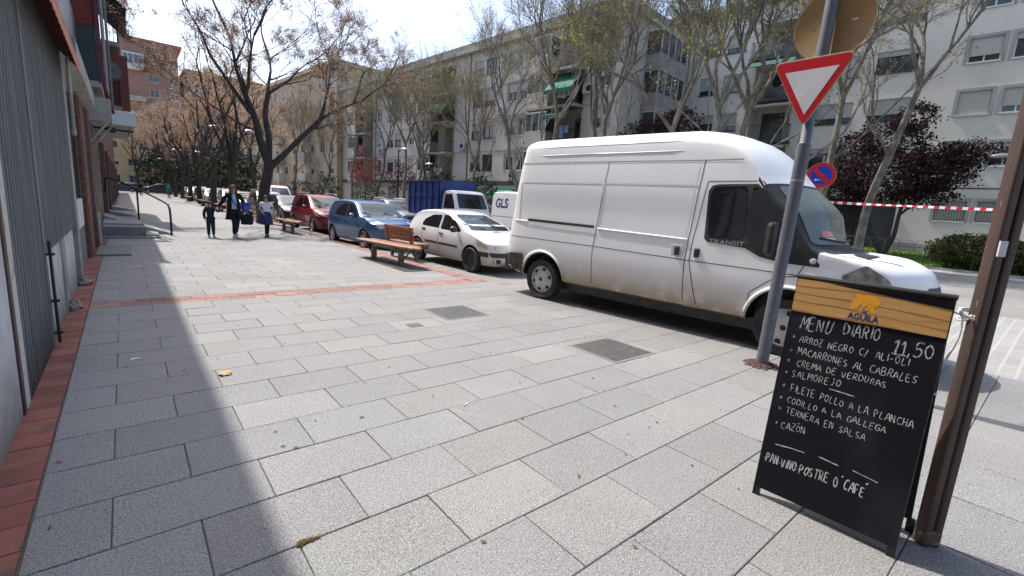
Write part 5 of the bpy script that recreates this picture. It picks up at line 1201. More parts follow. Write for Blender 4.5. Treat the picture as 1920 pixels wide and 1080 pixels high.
for n_, (a, c) in enumerate(bays):
    for j, zf in enumerate(FL):
        zb = zf - 1.05; b = MB(); b.box(a, -1.0, zb - .17, c, -.004, zb); LBk.part('balcony_slab', b, M['canopy'])
        LBk.railing(a + .05, a + 2.45, zb, -.95, ends=-.05)
        # glazed-in right half of each balcony pair
        b = MB(); b.box(a + 2.6, -.98, zb + .003, c - .02, -.005, zb + 1.0); LBk.part('balcony_parapet', b, M['wallL'])
        b = MB()
        for k in range(4): u0 = a + 2.6 + (c - a - 2.66) * k / 3; b.box(u0, -.98, zb + 1.003, u0 + .05, -.92, zb + 2.3)
        b.box(a + 2.6, -.985, zb + 1.003, c - .02, -.91, zb + 1.06); b.box(a + 2.6, -.985, zb + 2.301, c - .02, -.91, zb + 2.42); LBk.part('gallery_frame', b, M['frame'])
        b = MB(); b.box(a + 2.62, -.95, zb + 1.065, c - .04, -.005, zb + 2.3); LBk.part('gallery_glass', b, M['pane'])
        b = MB(); b.box(a + .5, 1.2, zb, a + 1.6, 1.28, zb + 2.1); LBk.part('balcony_door', b, M['pane'])
        if (n_ == 0 and j in (1, 2)) or (n_ == 1 and j in (2,)):
            b = MB(); z = zb + 2.45; o_ = -1.75 if j == 1 else -1.5; dz = .55 if j == 1 else 1.5
            b.prism([(-.03, z), (-.03, z - .04), (o_, z - dz - .04), (o_ + .02, z - dz - .28), (o_ - .02, z - dz - .28), (o_ - .02, z - dz)], a + .05, a + 2.5, 'YZ'); LBk.part('awning', b, pm('blind_green', (.008, .12, .085), .8, col2=(.012, .16, .115), scale=3))
        if LBk.rr.random() < .35: LBk.washing(a + .4, zb + 1.25, -1.0)
for u, z in ((2.45, 9.5), (8.2, 6.2), (11.3, 8.9), (16.2, 6.3), (16.4, 11.8), (23.0, 9.0), (31, 6.4), (9.6, 3.7)): LBk.ac(u, z)
dpm = pm('downpipe', (.26, .13, .09), .7)
for u in (7.9, 15.6, 22.6, 32.4): b = MB(); b.tube([(u, -.06, 3.6), (u, -.06, H_L)], .05, 6); LBk.part('downpipe', b, dpm)
# end wall towards the camera: windows and glazed balconies
for zf in FL:
    LBk.win(-.17, zf, 1.0, 1.3, v=8.2, rot=R_(-90) , dark=True, blind=.25)
    zb = zf - 1.05; b = MB(); b.box(-1.15, 2.6, zb - .16, -.004, 6.4, zb); LBk.part('end_balcony_slab', b, M['canopy'])
    b = MB(); b.box(-1.13, 2.65, zb + .003, -.006, 6.35, zb + .95); LBk.part('end_balcony_parapet', b, M['concrete'])
    b = MB()
    for k in range(5): vv = 2.65 + 3.65 * k / 4; b.box(-1.13, vv, zb + .953, -1.07, vv + .06, zb + 2.4)
    b.box(-1.13, 2.65, zb + 2.4, -.006, 6.35, zb + 2.5); LBk.part('gallery_frame', b, M['frame'])
    b = MB(); b.box(-1.09, 2.7, zb + .955, -.006, 6.3, zb + 2.39); LBk.part('gallery_glass', b, M['pane'])
sgn = thing('shop_sign', (24.9, 32.6, 3.15), 'small pale shop sign with red lettering above a green blind across the road', 'sign', ANG + math.pi)
b = MB(); b.box(-.9, -.1, 0, .9, 0, .5); b.build('panel', M['acw'], sgn)
aw = thing('shop_awning', (25.1, 29.5, 0), 'small green shop blind over a doorway across the road', 'awning', ANG); aw.scale = (1, -1, 1)
b = MB(); b.prism([(0, 3.1), (0, 3.05), (-1.2, 2.5), (-1.2, 2.3), (-1.22, 2.54)], 0, 3, 'YZ'); b.build('fabric', pm('shop_green', (.01, .22, .11), .8), aw)
# --- right block, lighter, set back behind the lawn (u from its left end, towards the camera's right)
ANR = math.atan2(-1, .09)
RB = Block('apartment_block', 'pale off-white apartment block with grey window surrounds behind the lawn on the right', (33.35, 23.5, .35), ANR)
ops = []; wins = []; FR = [5.2, 7.88, 10.53, 13.2]; H_R = 15.6; cols = [(4.4, 1.3), (6.1, 1.3), (12.6, 1.9), (15.3, 1.9), (18.9, 1.25), (20.5, 1.1), (24.6, 1.25), (26.6, 1.25), (30, 1.3), (34, 1.3)]
for zf in FR:
    for u, wd in cols: ops.append((u - wd / 2, u + wd / 2, zf - .35, zf + .85)); wins.append((u, zf - .35, wd, 1.2))
    ops.append((7.6, 10.2, zf - 1.25, zf + 1.1, 1.4)); 
for u, wd in cols:
    if not 11 < u < 17: ops.append((u - wd / 2, u + wd / 2, 1.92, 3.0)); wins.append((u, 1.92, wd, 1.08))
ops.append((11.6, 16.6, .05, 3.0, .9))
RB.front(40, H_R, 11, ops, M['wallR'])
for u, z, wd, ht in wins:
    g_ = z < 2.5; dk = u < 7 or 11 < u < 17
    RB.win(u, z, wd, ht, dark=dk, blind=1 if g_ and u > 17 else RB.rr.choice([.5, .75, .75, 1, .25]), surround=not dk, bars=g_, bm_=M['blind'] if u > 17 else M['blindg'])
for u in (18.9,):
    pass
b = MB(); b.box(-.2, -.4, H_R + .003, 40.2, 11, H_R + .4); RB.part('roof', b, M['canopy'])
for zf in FR:
    zb = zf - 1.25; b = MB(); b.box(7.4, -.95, zb - .2, 10.4, -.004, zb); RB.part('balcony_slab', b, M['framed']); RB.railing(7.45, 10.35, zb, -.9, ends=-.05)
    b = MB(); b.box(8.0, 1.3, zb, 9.4, 1.38, zb + 2.1); RB.part('balcony_door', b, M['pane'])
    b = MB(); b.box(7.45, -.92, zb + 2.15, 10.3, -.84, zb + 2.3); RB.part('blind_box', b, M['canopy'])
b = MB(); b.prism([(-.03, 12.3), (-.03, 12.24), (-1.5, 11.2), (-1.52, 11.24)], 7.5, 10.3, 'YZ'); RB.part('awning', b, M['awngreen'])
RB.washing(8.2, 5.3, -.97)
for u, z in ((11.3, 5.1), (3.2, 8.0), (11.2, 8.0)): RB.ac(u, z)
# entrance porch: dark surround with a barred glass door
b = MB(); b.box(11.6, .3, .05, 12.7, .9, 3.0); pdk = pm('porch_dark', (.05, .052, .058), .6); RB.part('porch_panel', b, pdk); b = MB(); b.box(15.4, .3, .05, 16.6, .9, 2.5); RB.part('porch_panel', b, pdk)
b = MB(); b.box(12.7, .6, .05, 15.4, .66, 3.0); RB.part('entrance_door', b, M['pane'])
b = MB()
for k in range(16): u = 12.75 + 2.6 * k / 15; b.tube([(u, .55, .05), (u, .55, 3.0)], .016, 4, False)
for z in (.1, 1.1, 2.1, 2.9): b.box(12.7, .53, z, 15.4, .58, z + .06)
RB.part('door_grille', b, M['blackmetal'])
b = MB(); b.tube(bez([(16.6, -.05, 3.75), (20, -.05, 3.68), (24, -.05, 3.75), (30, -.05, 3.7), (40, -.05, 3.75)], 5), .035, 5); RB.part('cable', b, M['blackmetal'])
b = MB(); b.box(16.7, -.04, .05, 40, -.003, .55); RB.part('plinth', b, M['surround'])
# --- beige block further down, brick tower and ochre block closing the street
def simple(name, label, loc, rz, L, H, dep, floors, us, wd, ht, mat, dark=False, base=None, flip=True):
    B = Block(name, label, loc, rz)
    if flip: B.t.scale = (1, -1, 1)
    ops = [(u - wd / 2, u + wd / 2, z, z + ht) for z in floors for u in us]; B.front(L, H, dep, ops, mat)
    for z in floors:
        for u in us: B.win(u, z, wd, ht, dark=dark, blind=B.rr.choice([0, .25, .5, .75]))
    return B
B1 = simple('apartment_block', 'beige apartment block far down the street, behind the bare trees', (21.2, 61.5, 0), math.atan2(1, -.1), 44, 17.5, 12, [1.2, 4.2, 7, 9.8, 12.6, 15], [1.6, 4.6, 7.6, 11, 14, 17.5, 21, 24, 28, 32, 36, 40], 1.3, 1.4, M['beige'], flip=True)
b = MB(); b.box(-.3, -.4, 17.503, 44.3, 12, 18); B1.part('roof', b, M['beige'])
for zf in (4.2, 7, 9.8): 
    for u in (9.3, 19.2): b = MB(); b.box(u - 1.3, -.9, zf - 1.1, u + 1.3, -.004, zf + .1); B1.part('balcony', b, M['acw'] if zf < 5 else M['canopy'])
for u, z in ((2.9, 3.2), (2.9, 2.5), (6, 5.8)): B1.ac(u, z)
b = MB()
for k in range(7): b.box(-.02, 1.2 + k * 1.5, 4.5 + (k % 3) * 3, -.004, 2.2 + k * 1.5, 5.8 + (k % 3) * 3)
B1.part('side_window', b, M['pane'])
def front_block(name, label, x0, y, L, H, floors, us, wd, ht, mat, dep=12):
    B = Block(name, label, (x0, y, 0), 0); ops = [(u - wd / 2, u + wd / 2, z, z + ht) for z in floors for u in us]; B.front(L, H, dep, ops, mat)
    for z in floors:
        for u in us: B.win(u, z, wd, ht, blind=B.rr.choice([0, 0, .25, .5]))
    return B
TW = front_block('brick_tower', 'tall red brick apartment tower with white glazed balconies at the end of the street', 1.0, 126, 9.4, 29.5, [10, 13, 16, 19, 22, 25.5], [5.2, 8.6], 1.6, 1.5, M['brickF'])
for z in (9.6, 15.6, 18.6, 24.6):
    b = MB(); b.box(.4, -1.3, z - .9, 3.7, -.01, z + (.1 if z in (15.6, 18.6) else 2.2)); TW.part('balcony', b, M['frame'] if z in (9.6, 24.6) else M['canopy'])
    if z in (9.6, 24.6):
        b = MB()
        for k in range(4): b.box(.52 + k * .8, -1.32, z + .3, 1.2 + k * .8, -1.302, z + 1.9)
        TW.part('gallery_glass', b, pm('sky_glass', (.08, .12, .17), .1, spec=.9))
b = MB(); b.box(-.2, -.2, 29.503, 10.2, 12, 30); TW.part('roof', b, M['brickF'])
TW2 = front_block('brick_tower', 'lower brown brick block beside the tall tower, half hidden by the trees', 11.2, 124, 15, 25.5, [13, 16, 19, 22], [2, 5, 8.5, 12], 1.7, 1.5, pm('brown_brick', (.38, .23, .14), .9, col2=(.32, .19, .115), scale=.8))
for z_ in (16.6, 20.6): b = MB(); b.box(.6, -1.2, z_, 4.2, -.01, z_ + 1); TW2.part('balcony', b, M['frame'])
b = MB(); b.tube([(3.5, 5, 25.5), (3.5, 5, 36)], .1, 6); TW2.part('mast', b, M['canopy'])
OC = front_block('ochre_block', 'ochre block with white-framed windows seen under the projecting sign board', -9, 112, 13.5, 12.5, [1.4, 4.4, 7.4, 10.2], [2, 5, 8, 10.6, 12.4], 1.4, 1.3, M['ochre'])
# ------------------------------------------------------------------ trees
M['barkdark'] = pm('bark_dark', (.042, .035, .033), .9, col2=(.075, .064, .058), scale=9, stretch=(1, 1, .25), bump=.5, bscale=22)
M['barkplane'] = pm('bark_plane', (.23, .205, .165), .85, col2=(.12, .105, .08), scale=4, lo=.42, hi=.58, stretch=(1, 1, .5), bump=.2, bscale=18)
M['twigdark'] = pm('twig_dark', (.11, .072, .06), .9); M['twigplane'] = pm('twig_plane', (.22, .185, .14), .9)
def leafmat(name, c, c2):
    m = pm(name, c, .75, attr=True); t = m.node_tree; N = t.nodes; L = t.links; b = N["Principled BSDF"]
    tr = N.new("ShaderNodeBsdfTranslucent"); ad = N.new("ShaderNodeMixShader"); ad.inputs[0].default_value = .3
    src = b.inputs["Base Color"].links[0].from_socket; L.new(src, tr.inputs[0]); out = N["Material Output"]
    L.new(b.outputs[0], ad.inputs[1]); L.new(tr.outputs[0], ad.inputs[2]); L.new(ad.outputs[0], out.inputs[0]); return m
M['bud'] = leafmat('buds_russet', (.54, .41, .31), None); M['budplane'] = leafmat('buds_olive', (.36, .32, .13), None)
M['leafgreen'] = leafmat('leaf_green', (.24, .26, .05), None); M['plum'] = leafmat('leaf_plum', (.030, .011, .014), None)
M['plumpink'] = leafmat('leaf_plum_pink', (.20, .075, .07), None); M['ever'] = leafmat('leaf_evergreen', (.020, .032, .014), None)
def leafquad(b, p, s, rr, n=None):
    d = Vector((rr.gauss(0, 1), rr.gauss(0, 1), rr.gauss(0, 1))).normalized(); u = d.orthogonal().normalized(); v = d.cross(u); a = rr.uniform(0, 6.28)
    u, v = u * math.cos(a) + v * math.sin(a), v * math.cos(a) - u * math.sin(a); l = s * rr.uniform(.6, 1.3)
    b.poly([p - u * l, p + v * l * .55, p + u * l, p - v * l * .55])
class Tree:
    def __init__(s, seed): s.r = random.Random(seed); s.w = MB(); s.c = MB(); s.tips = []; s.n = 0
    def limb(s, pts, r0, r1, n=8, thick=True):
        pts = bez(pts, 4); m = len(pts); rs = [r0 + (r1 - r0) * (i / (m - 1)) for i in range(m)]
        (s.w if thick else s.c).tube(pts, rs, n if thick else 3, caps=thick); return pts
    def grow(s, p, d, L, r, depth, up=.25, spread=.55, kids=3, minr=.012):
        """one wandering branch with children; thin ones go into the crown mesh"""
        rr = s.r; seg = max(2, int(3 + L * .8)); pts = [p]; dd = d.normalized()
        for i in range(seg):
            dd = (dd + Vector((rr.gauss(0, .14), rr.gauss(0, .14), rr.gauss(0, .10) + up * .12))).normalized(); pts.append(pts[-1] + dd * L / seg)
        thick = r > minr; m = len(pts); rs = [r * (1 - .62 * i / (m - 1)) for i in range(m)]
        (s.w if thick else s.c).tube(pts, rs, 7 if r > .05 else 5 if thick else 3, caps=False)
        if depth == 0: s.tips.append((pts, L)); return
        for k in range(kids + (1 if rr.random() < .5 else 0)):
            t = rr.uniform(.28, .98) if k else 1.0; i = min(m - 2, int(t * (m - 1))); q = pts[i].lerp(pts[i + 1], t * (m - 1) - i)
            base = (pts[i + 1] - pts[i]).normalized(); side = Vector((rr.gauss(0, 1), rr.gauss(0, 1), rr.gauss(0, .7))); side = (side - base * side.dot(base))
            side = side.normalized() if side.length > 1e-3 else base.orthogonal()
            sp_ = spread * rr.uniform(.6, 1.35) * (.45 if k == 0 else 1); nd = (base * math.cos(sp_) + side * math.sin(sp_) + Vector((0, 0, up * .35))).normalized()
            s.grow(q, nd, L * rr.uniform(.52, .80), max(.0055, r * (.66 if k == 0 else .5) * rr.uniform(.85, 1.1)), depth - 1, up, spread, kids, minr)
    def leaves(s, per, size, tints, jit=.10):
        rr = s.r; s.c.k = 1
        for pts, L in s.tips:
            m = len(pts)
            for _ in range(per if isinstance(per, int) else (int(per) + (1 if rr.random() < per % 1 else 0))):
                t = rr.random() * (m - 1.001); i = int(t); q = pts[i].lerp(pts[i + 1], t - i) + Vector((rr.gauss(0, jit), rr.gauss(0, jit), rr.gauss(0, jit)))
                k = rr.choice(tints); f = rr.uniform(.7, 1.35); s.c.tint = (k[0] * f, k[1] * f, k[2] * f); leafquad(s.c, q, size, rr)
        s.c.k = 0; s.c.tint = (1, 1, 1)
    def sprout(s, n, L):
        rr = s.r
        for pts, _ in s.tips:
            m = len(pts)
            for _ in range(n):
                t = rr.random() * (m - 1.001); i = int(t); q = pts[i].lerp(pts[i + 1], t - i); d = (pts[i + 1] - pts[i]).normalized() + Vector((rr.gauss(0, .6), rr.gauss(0, .6), rr.gauss(0, .5)))
                s.c.tube([q, q + d.normalized() * L * rr.uniform(.5, 1.2)], [.0055, .003], 3, caps=False)
    def finish(s, name, loc, label, cat, bark, twig, leaf_, group=None, crown='crown'):
        print(name, len(s.tips), len(s.w.f), len(s.c.f)); t = thing(name, loc, label, cat, 0, group)
        s.w.build('trunk', bark, t, smooth=60, recalc=False); s.c.build(crown, [twig, leaf_], t, recalc=False); return t
GT, GP = 'dark-barked trees in a row along the pavement', 'plane trees across the road'
rus = [(1, 1, 1), (1.15, .9, .8), (.8, .75, .75), (1.2, 1.1, .8)]; oli = [(1, 1, 1), (1.3, 1.25, .8), (.75, .7, .7), (.9, .75, .6)]
def dark_tree(seed, first=False, H=3.0):
    T = Tree(seed); rr = T.r
    if first:   # leaning trunk with a low right limb, forking twice
        base = T.limb([(-.0, 0, 0), (.05, .02, .5), (.12, .05, 1.5), (.30, .0, 2.5), (.36, 0, 3.0)], .30, .20, 12)
        f1 = Vector((.33, 0, 2.8))
        R1 = T.limb([f1 - Vector((0, 0, .25)), f1 + Vector((.5, -.25, .35)), (1.6, -.7, 4.1), (2.4, -.8, 5.0)], .17, .10)
        Lm = T.limb([f1, (.05, .1, 3.7), (-.15, .2, 4.8), (-.5, .2, 5.7)], .19, .12)
        L2 = T.limb([f1 + Vector((0, .05, .0)), (.45, .35, 3.9), (.35, .5, 5.0), (.5, .6, 6.0)], .16, .10)
        L3 = T.limb([(-.15, .2, 4.8), (-.8, .1, 5.6), (-1.5, 0, 6.6)], .11, .06); L4 = T.limb([(-.05, .16, 4.2), (-1.0, -.6, 4.4), (-2.0, -1.0, 4.9)], .06, .03)
        for (P, d, L, r) in ((R1[-1], (.8, -.2, .7), 2.4, .09), (R1[-1], (.3, .1, 1), 2.3, .07), (R1[8], (.6, -.6, .7), 2.0, .06), (Lm[-1], (-.5, .2, 1), 2.8, .10), (Lm[-1], (.2, -.4, 1), 2.6, .08), (L2[-1], (.3, .3, 1), 2.6, .09), (L2[-1], (.7, .1, .8), 2.4, .07),
                (L3[-1], (-.7, 0, .9), 2.4, .06), (L3[5], (-.2, .8, .8), 2.2, .05), (L4[-1], (-.8, -.3, .5), 1.8, .03), (L2[9], (.6, .8, .7), 2.2, .06), (Lm[9], (-.4, -.9, .8), 2.2, .06)):
            T.grow(Vector(P), Vector(d), L, r, 6, .22, .62, 2, .013)
    else:
        h = H * rr.uniform(.9, 1.15); lx, ly = rr.uniform(-.2, .25), rr.uniform(-.2, .2)
        tr_ = T.limb([(0, 0, 0), (lx * .3, ly * .3, h * .4), (lx, ly, h)], .24, .17, 10)
        for k in range(4):
            a = 6.28 * k / 4 + rr.uniform(-.5, .5); sp_ = rr.uniform(.35, .75)
            d = Vector((math.cos(a) * sp_, math.sin(a) * sp_, 1)); q = tr_[-1] - Vector((0, 0, rr.uniform(0, .5)))
            T.grow(q, d, rr.uniform(2.3, 3.1), .13, 6, .22, .58, 2, .013)
    T.sprout(4 if first else 2, .26 if first else .3); T.leaves(13 if first else 9, .025 if first else .042, rus, .10); return T
big = dark_tree(3, True).finish('street_tree', (4.98, 24.6, 0), 'big dark tree leaning and forking low, beside the girl in the white shirt', 'tree', M['barkdark'], M['twigdark'], M['bud'], GT)
vA = dark_tree(11).finish('street_tree', (5.15, 33.4, 0), 'dark tree standing behind the woman in the dark coat', 'tree', M['barkdark'], M['twigdark'], M['bud'], GT)
vB = dark_tree(23, H=3.4).finish('street_tree', (5.25, 42.6, 0), 'straight dark tree between the low dark bench and the woman', 'tree', M['barkdark'], M['twigdark'], M['bud'], GT)
def tcopy(src, x, y, label, rz, sc=1., z=0): c = copy_tree(src); c.location = (x, y, z); c.rotation_euler = (0, 0, rz); c.scale = (sc,) * 3; c['label'] = label; return c
for src, y, lb, rz in ((vA, 50.5, 'fourth dark trunk along the pavement, counted from the leaning tree', 2.1), (vB, 58.5, 'fifth dark trunk along the pavement, counted from the leaning tree', 4.0), (vA, 67, 'sixth dark trunk along the pavement, counted from the leaning tree', 5.2), (vB, 76.5, 'seventh dark trunk along the pavement, counted from the leaning tree', 1.2), (vA, 88, 'farthest dark trunk at the end of the pavement row', 3.3)):
    tcopy(src, 5.25, y, lb, rz, 1.0)
def plane_tree(seed, h, lean=(0, 0), arms=3, bushy=False, D=5, z=0):
    T = Tree(seed); rr = T.r
    tr_ = T.limb([(0, 0, 0), (lean[0] * .25 + rr.gauss(0, .12), lean[1] * .2 + rr.gauss(0, .15), h * .35), (lean[0] * .6 + rr.gauss(0, .12), lean[1] * .7 + rr.gauss(0, .15), h * .7), (lean[0], lean[1], h)], .19, .11, 10)
    for k in range(arms):
        a = 6.28 * k / arms + rr.uniform(-.5, .5); sp_ = rr.uniform(.2, .5); d = Vector((math.cos(a) * sp_, math.sin(a) * sp_, 1)); T.grow(tr_[-1] - Vector((0, 0, .1)), d, rr.uniform(3.0, 3.9), .10, D, .30, .50, 3, .014)
    q = tr_[int(len(tr_) * .55)]; a = rr.uniform(0, 6.28); T.grow(q, Vector((math.cos(a), math.sin(a), .75)), 2.4, .075, D - 1, .5, .5, 2, .014)
    T.sprout(2, .32); T.leaves(1.2 if bushy else 5 if z else 1.3, .05 if not bushy else .07, oli if not bushy else [(1, 1, 1), (1.5, 1.3, .8), (.7, .8, .7)], .13); return T
def pl(seed, x, y, label, h, lean=(0, 0), arms=3, leaf_='budplane', bushy=False, z=0, rz=0): 
    t = plane_tree(seed, h, lean, arms, bushy, 5, z).finish('plane_tree', (x, y, z), label, 'tree', M['barkplane'], M['twigplane'], M[leaf_], GP); t.rotation_euler = (0, 0, rz); return t
p1 = pl(31, 20.6, 29.2, 'plane tree with a bent trunk and a low arm, above the white truck cab', 4.4, (.5, 1.2)); p2 = pl(32, 20.5, 23.6, 'slim slanting plane tree rising behind the tail of the white van', 6.0, (-.5, 1.5), 3)
p3 = pl(33, 20.3, 17.6, 'straight plane tree left of the purple bush, behind the white van roof', 6.6, (.3, -.1), 4); p4 = pl(34, 21.5, 18.6, 'second plane tree close beside the straight one behind the van roof', 6.2, (-.1, .3), 3)
p5 = pl(35, 20.2, 10.9, 'plane tree topped with knobbly stubs, greenest crown behind the van windscreen', 6.4, (.1, 0), 4, 'leafgreen', True); p6 = pl(36, 20.6, 12.1, 'leaning plane tree with yellow-green leaves behind the van roof front', 5.6, (-.4, .9), 3, 'leafgreen', True)
p7 = pl(37, 21.0, 8.9, 'plane tree leaning right, just left of the yield sign', 5.8, (.6, -1.2), 3)
p8 = pl(38, 25.6, 8.15, 'pale plane tree standing upright behind the yield sign, before the pale block', 7.4, (.0, -.3), 3, z=.05); p9 = pl(39, 26.0, 6.3, 'thin plane tree slanting right out of the purple tree', 7.6, (.3, -1.0), 3, z=.05)
for src, x, y, lb, rz in ((p1, 20.4, 35.5, 'plane tree behind the middle of the blue tipper', 2.2), (p3, 20.2, 40.8, 'plane tree beside the street lamp with one arm', 1.0), (p2, 20.4, 47.5, 'plane tree behind the roof of the blue hatchback', 3.0), (p4, 20, 53, 'plane tree left of the small pink-leaved tree', 4.4), (p1, 18.5, 60, 'plane tree in front of the beige block, nearest its corner', 5.1), (p3, 18, 69, 'plane tree in front of the middle of the beige block', .4), (p2, 17, 79, 'plane tree in front of the far end of the beige block', 2.7)):
    tcopy(src, x, y, lb, rz)
for src, x, y, lb, rz in ((p7, 20.2, 38.4, 'plane tree just left of the one-armed lamp', 2.0), (p3, 19.8, 20.6, 'plane tree nearest the corner of the long block, beside the green blinds', 4.7), (p5, 21.4, 10.0, 'plane tree close behind the leaning one by the yield sign', 2.6)):
    tcopy(src, x, y, lb, rz)
# leafy trees: a limb skeleton filled with leaf clumps
def leafy(seed, loc, label, stems, cl, leaf_, bark, size, n, cat='tree', name='plum_tree', group=None, tints=None):
    T = Tree(seed); rr = T.r
    for st_ in stems: T.limb(st_[0], st_[1], st_[2], 8)
    T.c.k = 1
    for (cx, cy, cz, rx, ry, rz_, w_) in cl:
        for _ in range(int(n * w_)):
            while True:
                u = Vector((rr.uniform(-1, 1), rr.uniform(-1, 1), rr.uniform(-1, 1)))
                if u.length <= 1: break
            u = u.normalized() * (u.length ** .55); cen = Vector((cx + u.x * rx, cy + u.y * ry, cz + u.z * rz_)); k = rr.choice(tints or [(1, 1, 1), (1.5, 1.1, 1.1), (.7, .7, .8)]); f0 = rr.uniform(.7, 1.3)
            sr = size * rr.uniform(1.2, 3.2)
            for _ in range(rr.randint(7, 13)):
                f = f0 * rr.uniform(.8, 1.25); T.c.tint = (k[0] * f, k[1] * f, k[2] * f); leafquad(T.c, cen + Vector((rr.gauss(0, sr), rr.gauss(0, sr), rr.gauss(0, sr * .6))), size, rr)
    T.c.k = 0; T.c.tint = (1, 1, 1); return T.finish(name, loc, label, cat, bark, M['twigdark'], M[leaf_], group)
leafy(51, (29.6, 6.1, .25), 'spreading dark purple-leaved tree on the lawn before the pale block', [([(0, 0, 0), (.1, .5, .8), (.4, 1.1, 2.0), (.3, 1.6, 3.2)], .13, .07), ([(0, 0, 0), (-.05, -.3, 1.0), (0, -.35, 2.2), (.1, -.5, 4)], .12, .06), ([(0, -.3, 2), (.2, -1.2, 3.2), (.1, -2.0, 4.4)], .06, .03), ([(.3, 1.3, 2.6), (0, 2.6, 3.6)], .06, .03)],
    [(0, .4, 4.0, 1.8, 2.6, 1.25, 1.6), (0, 2.6, 3.5, 1.3, 1.7, 1.1, .8), (0, -1.4, 4.3, 1.4, 1.5, 1.1, .7), (.1, -2.4, 4.9, .9, 1.3, .6, .3), (.1, .6, 5.7, 1.2, 1.5, 1.0, .55), (0, -.2, 6.7, .7, .8, .7, .22), (0, -1.1, 3.0, 1.0, 1.2, .5, .25), (0, 1.9, 5.3, .9, 1.0, .8, .25)], 'plum', M['barkdark'], .075, 520)
leafy(52, (22.4, 15.8, .05), 'dark purple-leaved bush-like tree showing over the van roof', [([(0, 0, 0), (0, .2, 2), (.2, .3, 4)], .1, .05)], [(0, 0, 5.3, 1.4, 1.9, 1.3, 1), (0, -1.6, 6.1, 1.0, 1.2, .9, .5), (0, 1.2, 4.9, 1, 1.1, .9, .4)], 'plum', M['barkdark'], .08, 330, tints=[(2.2, 1.6, 1.6), (1.4, 1.2, 1.2), (.9, .9, .9)])
leafy(53, (20.6, 50.6, .05), 'small pink-leaved tree in front of the long block', [([(0, 0, 0), (0, .2, 2), (.2, .3, 3.6)], .1, .05)], [(0, 0, 4.6, 1.7, 2.0, 1.5, 1), (0, 1.6, 3.6, 1.2, 1.3, 1.1, .5)], 'plumpink', M['barkdark'], .09, 150)
leafy(54, (21.5, 44.5, .05), 'reddish plum tree beside the pink one, darker and lower', [([(0, 0, 0), (0, .2, 2), (.2, .3, 3.6)], .1, .05)], [(0, 0, 3.6, 1.6, 1.9, 1.6, 1)], 'plum', M['barkdark'], .09, 130, tints=[(3, 1.4, 1.6), (1.6, 1.2, 1.2)])
# dark shrubs and evergreens
for i, (x, y, z, rx, ry, rz_, lb, nm) in enumerate(((19.5, 33.6, 2.2, 1.5, 1.8, 2.2, 'dark ivy-like shrub behind the blue tipper', 'shrub'), (19.3, 27.2, 1.8, 1.2, 1.5, 1.7, 'dark shrub behind the white truck cab', 'shrub'), (18.7, 57.5, 2.0, 1.6, 2.0, 1.9, 'dark green shrub behind the white van roof', 'shrub'), (18.9, 45.8, 1.6, 1.4, 2.4, 1.6, 'dark green shrub behind the blue hatchback', 'shrub'), (18.0, 66, 1.6, 1.5, 3, 1.6, 'dark green shrub left of the leaning dark tree', 'shrub'))):
    leafy(60 + i, (x, y, .05), lb, [([(0, 0, 0), (0, .1, .6), (0, .1, 1.2)], .06, .03)], [(0, 0, z, rx, ry, rz_, 1)], 'ever', M['barkdark'], .09, 200, 'shrub', nm, 'dark shrubs across the road', [(1, 1, 1), (1.6, 1.7, 1.2), (.6, .6, .6)])
for i, (x, y, z, r, h, lb) in enumerate(((9.5, 99, 4.2, 4.6, 4.2, 'nearest dark evergreen at the end of the street, right of the others'), (6.0, 106, 4.0, 4.0, 3.9, 'dark evergreen behind the far crossing, left of centre'), (13.5, 88, 4.2, 4.0, 4.2, 'dark evergreen left of the beige block, behind the parked row'), (17.5, 104, 6, 5, 5.6, 'dark evergreen far right at the end of the street'))):
    leafy(70 + i, (x, y, 0), lb, [([(0, 0, 0), (0, .1, 1.5), (0, .1, 3)], .25, .12)], [(0, 0, z, r, r * .8, h, 1)], 'ever', M['barkdark'], .24, 330, 'tree', 'evergreen_tree', 'dark evergreens closing the street', [(1, 1, 1), (1.5, 1.5, 1.2), (.6, .6, .6)])
tcopy(vA, 1.8, 92, 'russet-budded tree at the end of the left-hand buildings', .7, 1.1)
tcopy(vB, 9.2, 82, 'russet-budded tree beyond the parked cars, left of the evergreens', 2.9, 1.25); tcopy(vA, 11.5, 60, 'russet-budded tree across the road beyond the silver cars', 1.9, 1.2); tcopy(vB, 10.8, 71, 'russet-budded tree across the road, farther than the other', 5.5, 1.25)
# hedge on the right
hb = leafy(81, (27.4, 2.4, .1), 'clipped dark green hedge behind the brown post', [([(0, -1.5, 0), (0, -1.5, .4)], .04, .02), ([(0, 1, 0), (0, 1, .4)], .04, .02)], [(0, .2, .75, .8, 1.5, .72, .9), (0, -1.6, .7, .8, 1.6, .68, .9), (0, -3.6, .7, .8, 1.5, .65, .7)], 'leafgreen', M['barkdark'], .055, 1000, 'hedge', 'hedge', None, [(.17, .2, .2), (.26, .27, .2), (.11, .13, .12), (.4, .38, .2)])
